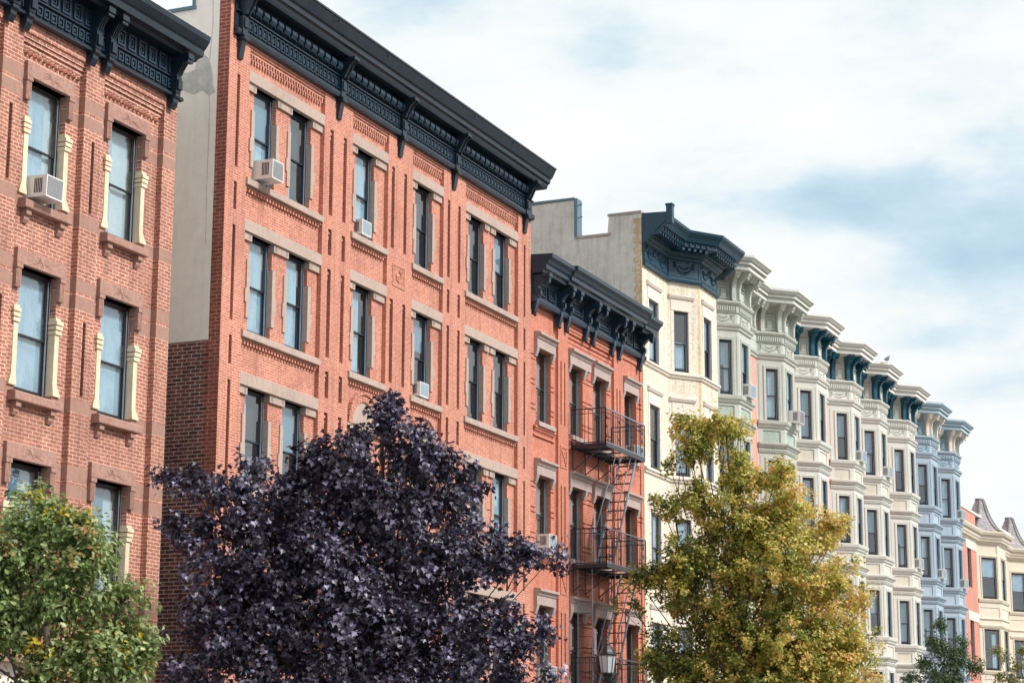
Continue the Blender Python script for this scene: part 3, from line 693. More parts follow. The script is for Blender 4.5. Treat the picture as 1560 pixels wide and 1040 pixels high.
        for (a0, b0, a1, b1) in rails:
            lt = (b0 == b1)
            for zz, r in ((zt, .02), (zt - .13, .012), (zp + .03, .018)): b.tube((a0, b0, zz), (a1, b1, zz), r, r, 4, 1 if lt and zz != zt - .13 else 0)
            n = int(max(abs(a1 - a0), abs(b1 - b0)) / .125)
            for k in range(n + 1):
                q = k / n; uu, dd = a0 + (a1 - a0) * q, b0 + (b1 - b0) * q
                b.tube((uu, dd, zp), (uu, dd, zt), .009 if 0 < k < n else .018, None, 4)
            if lt:
                for q in (.03, .34, .66, .94):
                    uu = a0 + (a1 - a0) * q
                    for c2 in range(3):
                        zc = zp + .2 + c2 * .25; pts = []
                        for t in range(9): an = t * .8; rr = .07 * (1 - t / 12); pts.append((uu + rr * math.cos(an) * (1 if c2 % 2 else -1), b0, zc + rr * math.sin(an)))
                        b.path(pts, .012, 4)
        b.build('railing', [M['esc'], M['escl']], fe)
    for zi, (zt, zb) in enumerate(((11.08, 7.80), (7.80, 4.35))):
        b = MB(); xa, xb = 55.12 - ox, 53.15 - ox
        for y in (-.90, -.42): 
            b.hexa([(xb - .05, y - .012, zb), (xb + .05, y - .012, zb), (xb + .05, y + .012, zb), (xb - .05, y + .012, zb), (xa - .05, y - .012, zt), (xa + .05, y - .012, zt), (xa + .05, y + .012, zt), (xa - .05, y + .012, zt)], 1)
            b.path([(xb - .12, y, zb + .85), (xa - .35, y, zt + .1), (xa - .1, y, zt + .1)], .015, 4, 1); b.tube((xb - .12, y, zb + .85), (xb + .2, y, zb + .55), .013, .013, 4, 1)
        n = 12
        for k in range(1, n):
            q = k / n; xx = xb + (xa - xb) * q; z = zb + (zt - zb) * q; b.box(xx - .07, xx + .07, -.90, -.42, z - .012, z + .012)
        b.build('stair', [M['esc'], M['escl']], fe)
    b = MB(); xl = 52.62 - ox
    for y in (-.10, -.52): b.tube((xl, y, 3.2), (xl, y, 8.75), .016, .016, 5, 1)
    z = 3.4
    while z < 7.6: b.tube((xl, -.10, z), (xl, -.52, z), .011, .011, 4); z += .31
    b.build('ladder', [M['esc'], M['escl']], fe)
exec_list.append(house_C)

# ================================================================== bay helpers
def swag(b, u, z, w, d=0.0, drop=.16, m=0, r=.026):
    n = 11
    for k in range(n):
        t = k / (n - 1) * 2 - 1; b.blob(u + t * w / 2, d, z - drop * (1 - t * t), r * (1.25 - .5 * abs(t)), m, (1, .9, 1))
        if 1 < k < n - 2: b.blob(u + t * w / 2 * .75, d, z + .06 - drop * (1 - t * t) * .7, r * .85, m)
    for t in (-1, 1):
        b.blob(u + t * w / 2, d, z + .03, r * 1.7, m); b.blob(u + t * w / 2, d, z - .07, r, m, (.8, .8, 2))
        pts = [(u + t * w / 2 * (.2 + .1 * q), d, z + .10 + .03 * math.sin(q * 1.6)) for q in range(6)]; b.path(pts, .012, 4, m)
def facets(path): return [(path[i], path[i + 1], math.hypot(path[i + 1][0] - path[i][0], path[i + 1][1] - path[i][1])) for i in range(len(path) - 1)]

# ================================================================== 4. pale yellow brick house
def house_D():
    ox = 58.14; XE = 64.30 - ox
    R = thing('brick_house', 'pale yellow brick house with a deep teal cornice and grey stucco side wall', 'house', (ox, 0, 0))
    path = [(0, 0), (60.38 - ox, 0), (61.40 - ox, -.72), (63.10 - ox, -.72), (64.12 - ox, 0), (XE, 0)]
    sills = [14.64, 11.36, 8.08, 4.80, 1.5]; H = 1.94
    F = facets(path)
    wins = [[(.53, .88)], [(.24, .56)], [(.36, .76)], [], []]
    b = MB()
    for fi, (p0, p1, Ln) in enumerate(F):
        rects = []
        for s in sills[:4]:
            for (u, w) in wins[fi]: rects.append((u, u + w, s, s + H, ('hole', .30), 0))
        b.frame(p0[0], p0[1], p1[0], p1[1])
        if fi == 2: rects.append((0, .10, 0, 18, None, 1))
        if fi == 1: rects.append((Ln - .09, Ln, 0, 18, None, 1))
        b.relief(rects, 0, Ln, 0, 18.2)
    b.build('wall', [M['brickD'], M['quoinD']], R)
    b = MB(); b.box(.3, XE, .31, 12, 0, 18.0); b.build('roof', M['tar'], R)
    # side wall seen above the lower neighbour, with its stepped parapet and chimney
    b = MB(); n = [(0.006, 0), (9, 0), (9, 19.7), (2.2, 19.78), (2.12, 18.58), (1.12, 18.50), (1.06, 19.15), (.006, 19.12)]
    i = len(b.v); k = len(n); b.v += [(-.035, y, z) for y, z in n] + [(.28, y, z) for y, z in n]
    for q in range(k): j = (q + 1) % k; b.f.append((i + q, i + j, i + k + j, i + k + q)); b.m.append(0)
    b.f.append(tuple(range(i, i + k))); b.m.append(0); b.f.append(tuple(reversed(range(i + k, i + 2 * k)))); b.m.append(0)
    b.build('side_wall', M['greyside'], R)
    b = MB()
    for q in range(int(19.1 / .153)): b.box(-.042 if q % 2 else -.038, .0, .004, .268 if q % 2 else .20, q * .153, q * .153 + .153)
    b.build('corner_return', M['quoinD'], R)
    b = MB(); b.box(-.07, .33, 2.10, 2.20, 18.6, 19.82); b.box(-.06, .34, 2.2, 9, 19.78, 19.86); b.build('chimney_flashing', M['flash'], R)
    b = MB(); b.box(-.06, .34, 1.0, 2.2, 18.52, 18.60); b.box(-.06, .34, .0, 1.1, 19.13, 19.20); b.build('coping', M['stoneC'], R)
    b = MB()
    for z in (19.2, 19.6): b.tube((0, 2.10, z), (0, 1.95, z + .02), .015, .015, 4)
    b.build('wire_bracket', M['ironblk'], R)
    for s in sills[:4]:
        b = MB(); b.sweep(path, [(0, s - .22), (.05, s - .20), (.06, s - .14), (.10, s - .12), (.10, s - .06), (0, s - .02)]); b.build('string_course', M['stoneD'], R)
    for fi, (p0, p1, Ln) in enumerate(F[:3]):
        for (u, w) in wins[fi]:
            for si, s in enumerate(sills[:4]):
                f = window(R, p0, (p1[0] - p0[0], p1[1] - p0[1]), u + .005, s + .01, w - .01, H - .02, .05, 'navy', CURT[(1, 6, 2, 4, 7, 1, 3)[(fi * 3 + si * 2) % 7]], .47)
                q = MB(); q.box(-.12, w + .11, -.065, -.045, H, H + .36); q.extr([(-.04, H + .36), (-.10, H + .38), (-.14, H + .46), (-.14, H + .50), (-.04, H + .53)], -.20, w + .2)
                for a, e in ((-.12, -.006), (w - .006, w + .11)):
                    z = 0
                    while z < H - .1: q.box(a, e, -.060, -.0495, z, z + .30); z += .32
                q.build('stone_surround', M['stoneD'], f)
    c = MB()
    c.sweep(path, [(0, 17.50), (.10, 17.50), (.12, 17.58), (.08, 17.64), (.05, 17.66), (.05, 18.20), (.10, 18.22), (.14, 18.30), (.20, 18.32), (.24, 18.44), (.32, 18.46), (.62, 18.50), (.66, 18.52), (.66, 18.64), (.74, 18.66), (.80, 18.78), (.90, 18.90), (.92, 18.98), (0, 19.10)])
    co = c.build('cornice', M['tealD'], R)
    c = MB()
    for (p0, p1, Ln) in F:
        c = MB(); c.frame(p0[0], p0[1], p1[0], p1[1]); u = -.05
        while u < Ln: c.box(u, u + .09, -.62, -.34, 18.40, 18.49); c.box(u + .02, u + .07, -.70, -.66, 18.54, 18.61); u += .22
        c.build('modillion_course', M['tealD'], co)
    c = MB()
    for (p0, p1, Ln), us in zip(F[:4], ((.6, 1.7), (.62,), (.45, 1.25), (.62,))):
        c.frame(p0[0], p0[1], p1[0], p1[1])
        for u in us:
            c = MB(); c.frame(p0[0], p0[1], p1[0], p1[1]); swag(c, u, 18.08, .74, -.06, .27, 0, .042)
            pts = [(u + .3 * math.cos(t), -.06, 18.1 - .32 * math.sin(t)) for t in [PI * q / 10 for q in range(11)]]; c.path(pts, .022, 5)
            c.build('swag', M['tealD'], co)
        c = MB(); c.frame(p0[0], p0[1], p1[0], p1[1]); c.ring(.03, Ln - .03, 17.68, 18.18, .03, -.065, -.045); c.build('frieze_border', M['tealD'], co)
    c = MB(); c.box(-.04, .16, -.99, -.80, 18.72, 19.27); c.box(-.06, .18, -1.01, -.78, 19.27, 19.33); c.build('corner_post', M['tealD'], co)
    c = MB(); c.frame(0, 0, 1, 0); 
    c.hexa([(-.02, -.86, 18.9), (.02, -.86, 18.9), (.02, .02, 18.1), (-.02, .02, 18.1), (-.02, -.90, 19.08), (.02, -.90, 19.08), (.02, .02, 19.12), (-.02, .02, 19.12)])
    c.build('end_panel', M['tealD'], co)
exec_list.append(house_D)

# ================================================================== 5-12. bow-fronted row
def bay_house(x0, xc, x1, wall, light, panel, brk, label, k3, acs=(), curts=(), brick='salmon', dentm=None):
    R = thing('row_house', label, 'house', (x0, 0, 0), 'tall bay-fronted row houses')
    ox = x0; B0 = (xc - .74 - ox, 0); B1 = (xc - ox, -.77); B2 = (xc + 1.40 - ox, -.77); B3 = (xc + 2.14 - ox, 0)
    path = [(0, 0), B0, B1, B2, B3, (x1 - x0, 0)]; bay = [B0, B1, B2, B3]
    b = MB(); b.box(0, x1 - x0, 0, 11, 0, 18.9); b.build('wall', M[brick], R)
    tops = [16.50 - 3.27 * k for k in range(4)]
    FL = facets(bay)
    b = MB()
    for fi, (p0, p1, Ln) in enumerate(FL):
        b.frame(p0[0], p0[1], p1[0], p1[1]); rects = []
        w = {0: (.37, .48), 1: (.36, .70)}.get(fi)
        for k, zt in enumerate(tops):
            if k > k3: continue
            if w: rects.append((w[0], w[0] + w[1], zt - 1.85, zt, ('hole', .30), 0))
            a, c = (.20, Ln - .17)
            rects.append((a, c, zt - 2.64, zt - 2.22, .03, 1)); rects.append((.05, .085, zt - 1.85, zt + .12, .015, 0)); rects.append((Ln - .085, Ln - .05, zt - 1.85, zt + .12, .015, 0))
        rects.append((0, Ln, 17.83, 18.86, .10, 0))
        b.relief(rects, 0, Ln, 0, 18.86)
    b.build('bay', [M[wall], M[panel]], R)
    # upper wall behind the brackets on the flat parts
    b = MB()
    b.box(0, B0[0], -.03, 0, 16.84, 18.86); b.box(B3[0], x1 - x0, -.03, 0, 16.84, 18.86)
    b.build('frieze', M[wall], R)
    for k, zt in enumerate(tops):
        if k > k3: continue
        s = zt - 1.85
        b = MB(); b.sweep(bay, [(0, s - .27), (.05, s - .26), (.07, s - .20), (.12, s - .15), (.14, s - .06), (.14, s - .03), (0, s)]); b.build('sill_moulding', M[wall], R)
        b = MB(); z = s - .83
        b.sweep(bay, [(0, z - .34), (.03, z - .33), (.03, z - .25), (.06, z - .24), (.06, z - .20), (0, z - .18)])
        b.sweep(bay, [(0, z - .17), (.06, z - .16), (.10, z - .10), (.15, z - .06), (.16, z), (0, z + .03)])
        for (p0, p1, Ln) in FL[:2]:
            b.frame(p0[0], p0[1], p1[0], p1[1]); u = .02
            while u < Ln: b.box(u, u + .03, -.055, -.028, z - .31, z - .25); u += .06
            b.frame(0, 0, 1, 0)
        b.build('string_course', M[wall], R)
    for fi in (0, 1):
        p0, p1, Ln = FL[fi]; u, w = ((.37, .48), (.36, .70))[fi]
        for k, zt in enumerate(tops):
            if k > k3: continue
            cu = (8, 1, 6, 5, 9, 3)[(int(xc * 3) + fi * 2 + k * 5) % 6] if (fi == 0 or (k + int(xc)) % 3) else 9
            f = window(R, p0, (p1[0] - p0[0], p1[1] - p0[1]), u + .003, zt - 1.845, w - .006, 1.84, (.07, .03)[fi], 'navy', CURT[cu] if cu is not None else None, .48)
            dd = -(.07, .03)[fi]; q = MB(); q.ring(-.10, w + .09, 0, 1.94, .05, dd - .03, dd + .002, 0, 0); q.ring(-.055, w + .05, 0, 1.89, .05, dd - .018, dd + .002, 0, 0)
            q.build('surround', M[wall], f)
    # entablature
    b = MB(); b.sweep(path, [(0, 16.82), (.05, 16.84), (.06, 16.90), (.11, 16.95), (.13, 17.03), (0, 17.06)]); b.build('string_course', M[wall], R)
    b = MB()
    for (p0, p1, Ln) in FL[:2]:
        b = MB(); b.frame(p0[0], p0[1], p1[0], p1[1]); swag(b, Ln / 2, 17.30, .66, -.012, .17, 0, .032)
        for q in range(8): b.path([(Ln / 2 + .40 * (1 if q % 2 else -1) + .05 * math.cos(t * .9 + q), -.008, 17.12 + .07 * (q // 2) + .03 * math.sin(t * .9)) for t in range(6)], .010, 4)
        b.build('swag', M[wall], R)
    b = MB(); b.sweep(path, [(0, 17.42), (.04, 17.42), (.04, 17.66), (.10, 17.68), (.14, 17.74), (.14, 17.78), (0, 17.83)])
    for (p0, p1, Ln) in FL[:2]:
        b.frame(p0[0], p0[1], p1[0], p1[1]); u = .04
        while u < Ln - .03: b.box(u, u + .045, -.085, -.04, 17.47, 17.63); u += .085
        b.frame(0, 0, 1, 0)
    b.build('dentil_band', M[wall], R)
    c = MB(); c.sweep(path, [(0, 18.78), (.50, 18.80), (.50, 18.93), (.46, 18.945), (.46, 18.955), (.58, 18.965), (.58, 19.05), (.55, 19.06), (.55, 19.07), (.64, 19.09), (.69, 19.15), (.73, 19.18), (.73, 19.26), (0, 19.31)]); co = c.build('cornice', M[light], R)
    for fi, (p0, p1, Ln) in enumerate(FL[:2]):
        for a, e in (((.16, Ln - .30),) if fi == 0 else ((.34, Ln - .36),)):
            if fi == 0: a, e = .42, Ln - .29
            c = MB(); c.frame(p0[0], p0[1], p1[0], p1[1])
            c.ring(a, e, 17.92, 18.32, .03, .05, .10); c.box(a + .08, e - .08, .065, .10, 17.99, 18.25); c.box(a, e, .03, .10, 18.40, 18.44)
            u = a + .02
            while u < e - .03: c.box(u, u + .025, .06, .10, 18.46, 18.56); u += .05
            c.build('frieze_panel', M[wall], co)
    def mk(h=1.0, f=1.0):
        b = MB(); b.extr([(.1, 17.80), (-.10, 17.80), (-.11, 17.86), (-.07, 17.90), (-.08, 18.25), (-.12, 18.42), (-.22, 18.56), (-.30, 18.60), (.1, 18.60)], -.075, .075)
        b.box(-.045, -.015, -.075, -.03, 17.92, 18.3); b.box(.015, .045, -.075, -.03, 17.92, 18.3)
        b.extr([(.1, 18.60), (-.34, 18.60), (-.40, 18.66), (-.44, 18.74), (-.44, 18.80), (.1, 18.80)], -.10, .10); b.blob(0, -.36, 18.57, .06)
        return b.mesh('bracket', M[brk])
    for fi, (p0, p1, Ln) in enumerate(FL):
        t = Vector((p1[0] - p0[0], p1[1] - p0[1], 0)).normalized(); rz = math.atan2(t.y, t.x)
        for u in ((.26, Ln - .14), (.12, Ln - .13), (.15, Ln - .14))[fi]:
            put('bracket', cached(('brE', brk), mk), co, (p0[0] + t.x * u, p0[1] + t.y * u, 0), rz)
    for u in (B0[0] - .35, B0[0] - .85, B3[0] + .35):
        if .1 < u < x1 - x0 - .1: put('bracket', cached(('brE', brk), mk), co, (u, -.03, 0))
    def mo():
        b = MB(); b.extr([(.1, 18.66), (-.28, 18.66), (-.38, 18.70), (-.40, 18.80), (.1, 18.80)], -.07, .07); b.blob(0, -.30, 18.64, .05); return b.mesh('modillion', M[brk])
    p0, p1, Ln = FL[1]
    for u in (.44, .72, 1.0): put('modillion', cached(('mo', brk), mo), co, (p0[0] + u, p0[1], 0))
    c = MB(); c.box(0, x1 - x0, 0, 11, 18.9, 19.24); c.build('roof', M['tar'], R)
    for (fi, k, lab, kind) in acs:
        p0, p1, Ln = FL[fi]; u, w = ((.37, .48), (.36, .70))[fi]
        t = Vector((p1[0] - p0[0], p1[1] - p0[1], 0)).normalized(); n = Vector((-t.y, t.x, 0)); q = Vector((p0[0] + ox, p0[1], 0)) + t * (u + .05)
        air_conditioner(q.x, q.y, tops[k] - 1.84, w - .10, .44 if kind != 'small' else .38, .42 if kind == 'big' else .26, lab, math.atan2(t.y, t.x), 'pale' if kind != 'big' else 'vent')
def rows():
    bh = bay_house
    bh(64.32, 65.17, 68.60, 'sage', 'sagel', 'sagep', 'sage', 'sage grey bay-fronted house touching the pale yellow brick house', 2,
       [(1, 0, 'white air conditioner on the sage grey house nearest the yellow brick house', 'mid')], (1, 2, 4))
    bh(68.62, 70.43, 73.30, 'sage', 'sagel', 'sagep', 'sage', 'sage grey bay-fronted house next to the ivory houses, further from the yellow brick house', 2,
       [(1, 0, 'large white air conditioner jutting from the sage grey house beside the ivory houses', 'big')], (4, 0, 2))
    bh(73.32, 74.75, 78.00, 'cream', 'creaml', 'creamp', 'tealp', 'ivory bay-fronted house with peacock blue brackets directly beside the sage grey houses', 3, (), (3, 0, 1))
    bh(78.02, 79.87, 82.70, 'cream', 'creaml', 'creamp', 'tealp', 'second ivory house with peacock blue brackets counting from the sage grey houses', 3,
       [(1, 0, 'small pale air conditioner on the second ivory house from the sage grey pair', 'mid')], (1, 0, 2))
    bh(82.72, 84.21, 87.45, 'cream', 'creaml', 'creamp', 'tealp', 'ivory house with peacock blue brackets and a pigeon on its cornice', 3,
       [(1, 0, 'small white air conditioner on the top floor of the ivory house under the pigeon', 'mid')], (1, 2, 4, 0))
    bh(87.47, 89.34, 92.25, 'cream', 'creaml', 'creamp', 'tealp', 'ivory house with peacock blue brackets adjoining the powder blue houses', 3,
       [(1, 1, 'white air conditioner on the ivory house adjoining the blue houses', 'mid')], (4, 0, 1))
    bh(92.27, 93.81, 96.90, 'blue', 'bluel', 'bluep', 'ivoryb', 'powder blue bay-fronted house with ivory brackets adjoining the ivory houses', 2,
       [(1, 1, 'white air conditioner on the powder blue house beside the ivory houses', 'mid')], (1, 0, 2))
    bh(96.92, 98.62, 102.3, 'blue', 'bluel', 'bluep', 'ivoryb', 'powder blue bay-fronted house with ivory brackets at the far end of the tall row', 2,
       [(1, 0, 'white top-floor air conditioner on the powder blue house at the far end', 'mid'), (1, 1, 'white air conditioner one floor below the top on the far powder blue house', 'mid')], (3, 1, 1))
exec_list.append(rows)

# ================================================================== 13-14. low sand coloured houses with slate turrets
def low_house(x0, xb, x1, label, tx):
    R = thing('turreted_house', label, 'house', (x0, 0, 0), 'low houses with slate turrets'); ox = x0
    P0 = (xb - ox, 0); P1 = (xb + 1.2 - ox, -.9); P2 = (xb + 3.2 - ox, -.9); P3 = (xb + 4.4 - ox, 0); bay = [P0, P1, P2, P3]
    b = MB(); s0 = [12.05, 8.45, 4.9]
    rects = []; wu = P0[0] - 2.25
    if wu > .2:
        for s in s0: rects += [(wu, wu + .9, s, s + 1.95, ('hole', .25), 0), (wu - .35, P0[0], s + 1.95, s + 2.4, -.02, 1)]
    b.relief(rects, 0, P0[0], 0, 15.9); b.box(0, x1 - x0, .26, 10, 0, 15.5); b.box(P3[0], x1 - x0, 0, .3, 0, 15.9)
    b.build('wall', [M['brickE'], M['stoneD']], R)
    if wu > .2:
        for s in s0[:2]: window(R, (0, 0), (1, 0), wu + .005, s + .005, .89, 1.94, .10, 'brownw', None, .5)
    b = MB(); b.box(0, x1 - x0, -.05, .3, 15.90, 16.0); b.build('coping', M['creaml'], R)
    b = MB(); FL = facets(bay); wz = [(11.66, 13.76), (8.06, 10.13), (4.5, 6.5)]
    for fi, (p0, p1, Ln) in enumerate(FL):
        b.frame(p0[0], p0[1], p1[0], p1[1]); rects = []
        a, c = {0: (.30, 1.30), 1: (.45, 1.55), 2: (.3, 1.2)}[fi]
        for z0, z1 in wz:
            if fi < 2: rects.append((a, c, z0, z1, ('hole', .22), 0))
            rects += [(.12, Ln - .12, z0 - .95, z0 - .45, .025, 0)]
        rects.append((.14, Ln - .14, 13.98, 14.42, .03, 0))
        b.relief(rects, 0, Ln, 0, 14.9)
    b.build('bay', M['sand'], R)
    for z0, z1 in wz:
        b = MB(); b.sweep(bay, [(0, z0 - .20), (.05, z0 - .18), (.10, z0 - .06), (.10, z0 - .02), (0, z0)]); b.sweep(bay, [(0, z0 - 1.06), (.06, z0 - 1.04), (.06, z0 - 1.0), (0, z0 - .98)])
        b.sweep(bay, [(0, z0 - 1.46), (.05, z0 - 1.44), (.08, z0 - 1.34), (0, z0 - 1.32)]); b.build('string_course', M['sand'], R)
    for fi in (0, 1):
        p0, p1, Ln = FL[fi]; a, c = {0: (.30, 1.30), 1: (.45, 1.55)}[fi]
        for k, (z0, z1) in enumerate(wz[:2]):
            f = window(R, p0, (p1[0] - p0[0], p1[1] - p0[1]), a + .004, z0 + .005, c - a - .008, z1 - z0 - .01, .04, 'brownw', ([('c', 0, 1, .5, 1)] if k == 0 else [('c', .6, .9, 0, .9)]) if fi == 0 else CURT[1 if k == 0 else 4], .52)
            q = MB(); q.ring(-.10, c - a + .09, 0, z1 - z0 + .1, .05, -.07, -.038, 0, 0); q.build('surround', M['sand'], f)
    c = MB(); path = [(0, 0)] + bay + [(x1 - x0, 0)]
    c.sweep(path, [(0, 14.42), (.04, 14.44), (.06, 14.52), (.16, 14.56), (.20, 14.66), (.24, 14.70), (.26, 14.82), (.36, 14.88), (.42, 15.00), (.42, 15.06), (0, 15.12)])
    c.build('cornice', M['sand'], R)
    # turret: concave pyramid over the bay
    ctr = (xb + 2.2 - ox, .12); base = [(P0[0] - .1, .0), (P1[0] - .05, -1.0), (P2[0] + .05, -1.0), (P3[0] + .1, .0), (P3[0] - .1, 1.6), (P0[0] + .1, 1.6)]
    rows_ = [(0, 1.0), (.12, .76), (.28, .55), (.48, .38), (.72, .25), (.9, .17), (1.0, .12)]; b = MB(); Ht = 16.95 - 15.10; n = 6
    for t, f_ in rows_:
        for (x, y) in base: b.v.append((ctr[0] + (x - ctr[0]) * f_, ctr[1] + (y - ctr[1]) * f_, 15.10 + t * Ht))
    for r in range(len(rows_) - 1):
        for k in range(n): j = (k + 1) % n; b.f.append((r * n + k, r * n + j, (r + 1) * n + j, (r + 1) * n + k)); b.m.append(0)
    e = (len(rows_) - 1) * n; b.f.append(tuple(e + k for k in range(n))); b.m.append(0)
    t_ = b.build('turret_roof', M['slate'], R)
    b2 = MB()
    for k in range(4):
        pts = [b.v[r * n + k] for r in range(len(rows_))]; b2.path([(p[0], p[1], p[2] + .01) for p in pts], .06, 5)
    b2.path([b.v[e + k] for k in range(n)] + [b.v[e]], .07, 5); b2.build('hip_cap', M['slatecap'], t_)
def lows():
    low_house(102.32, 107.1, 112.9, 'low salmon brick house with a sand coloured bay beside the powder blue row', 0)
    low_house(112.92, 115.2, 122.0, 'sand coloured house with a slate turret cut off by the right edge', 1)
exec_list.append(lows)

# ================================================================== loose things
def loose():
    ac = air_conditioner
    ac(28.10, .10, 11.58, .48, .38, .36, 'large white air conditioner in the top window of the worn red brick building', 0)
    ac(35.44, .08, 13.92, .45, .40, .42, 'large white air conditioner in the top left window of the salmon brick building')
    ac(39.92, .14, 13.90, .44, .34, .18, 'small white air conditioner in the top single window of the salmon brick building', 0, 'pale')
    ac(42.92, .14, 10.76, .46, .34, .18, 'small white air conditioner one floor below the top of the salmon brick building', 0, 'pale')
    ac(50.22, .06, 8.02, .52, .36, .30, 'white air conditioner in the orange house above the purple tree', 0, 'pale')
    ac(50.30, .06, 4.58, .52, .40, .26, 'white air conditioner in the lowest visible window of the orange house', 0)
    ac(56.76, .05, 11.38, .70, .36, .30, 'white air conditioner behind the top fire escape railing of the orange house', 0, 'pale')
    # street lamp
    t = thing('street_lamp', 'black street lamp with a frosted glass lantern in front of the orange house', 'street lamp', (44.66, -4.0, .13))
    b = MB(); b.lathe([(.22, 0), (.22, .25), (.17, .32), (.16, .7), (.10, .8), (.075, 1.0), (.062, 3.7), (.08, 3.74), (.08, 3.82), (.06, 3.86), (.10, 3.98), (.16, 4.06), (.17, 4.10)], 14); b.build('post', M['lampb'], t)
    b = MB(); b.lathe([(.13, 4.06), (.19, 4.26), (.255, 4.31), (.255, 4.35), (.21, 4.36)], 8)
    b.lathe([(.30, 4.86), (.315, 4.90), (.30, 4.94), (.25, 4.96), (.20, 5.05), (.13, 5.16), (.10, 5.18), (.10, 5.21), (.06, 5.27), (.04, 5.30), (.045, 5.33), (.012, 5.40), (.008, 5.48)], 8)
    for k in range(8):
        a = 2 * PI * (k + .5) / 8; b.tube((.205 * math.cos(a), .205 * math.sin(a), 4.35), (.285 * math.cos(a), .285 * math.sin(a), 4.88), .012, .012, 4)
        b.blob(.30 * math.cos(a), .30 * math.sin(a), 4.92, .028)
    def shr(b): b.v = [(x * .70, y * .70, 5.12 - (5.48 - z) * .75) for x, y, z in b.v]; return b
    shr(b).build('lantern_frame', M['lampb'], t)
    b = MB(); b.lathe([(.195, 4.36), (.275, 4.87)], 8); shr(b).build('lantern_glass', M['lamp_glass'], t)
    b = MB(); b.lathe([(.296, 4.862), (.296, 4.888)], 8); shr(b).build('lantern_band', M['acwhite'], t)
    # pigeon
    me = bpy.data.meshes.new('pigeon'); V = [(-.16, 0, .05), (-.06, 0, .09), (.04, 0, .12), (.10, 0, .17), (.13, 0, .20), (.165, 0, .195), (0, -.02, .06), (0, -.02, 0), (.0, .02, .06), (0, .02, 0)]
    me.from_pydata(V, [(0, 1), (1, 2), (2, 3), (3, 4), (4, 5), (1, 6), (6, 7), (1, 8), (8, 9)], [])
    o = put('pigeon', me, None, (83.7, -1.33, 19.27), -.3)
    tag(o, 'grey pigeon standing on the cornice of an ivory house', 'bird'); me.materials.append(M['feather'])
    sk = o.modifiers.new('skin', 'SKIN'); R_ = [.018, .055, .06, .035, .032, .006, .008, .006, .008, .006]
    for q, r in zip(me.skin_vertices[0].data, R_): q.radius = (r, r)
    me.skin_vertices[0].data[1].use_root = True
    o.modifiers.new('sub', 'SUBSURF').levels = 1; o.modifiers['sub'].render_levels = 2; o.scale = (1.35, 1.35, 1.35)
exec_list.append(loose)

# ================================================================== trees
def leaf_shape(kind):
    if kind == 'maple':
        h = [(0, 0), (.18, .02), (.42, -.10), (.36, .16), (.62, .34), (.36, .42), (.34, .56), (.16, .60), (0, 1.0)]
    elif kind == 'oval':
        h = [(0, 0), (.16, .15), (.22, .45), (.14, .75), (0, 1.0)]
    elif kind == 'pinnate':
        h = [(0, 0), (.20, .05), (.34, .0), (.20, .22), (.42, .28), (.24, .45), (.38, .58), (.16, .66), (.18, .85), (0, 1.0)]
    L = [(-x, y) for x, y in h[1:-1]]
    right = [(x, y, .22 * x) for x, y in h]; left = [(0, 0, 0)] + [(x, y, -.22 * x) for x, y in L]
    n = len(h)
    verts = [(x, y, .25 * x - .12 * y * y) for x, y in h] + [(x, y, -.25 * x - .12 * y * y) for x, y in L]
    f1 = list(range(n)); f2 = [0, n - 1] + list(range(n + len(L) - 1, n - 1, -1))
    return np.array(verts), f1, f2
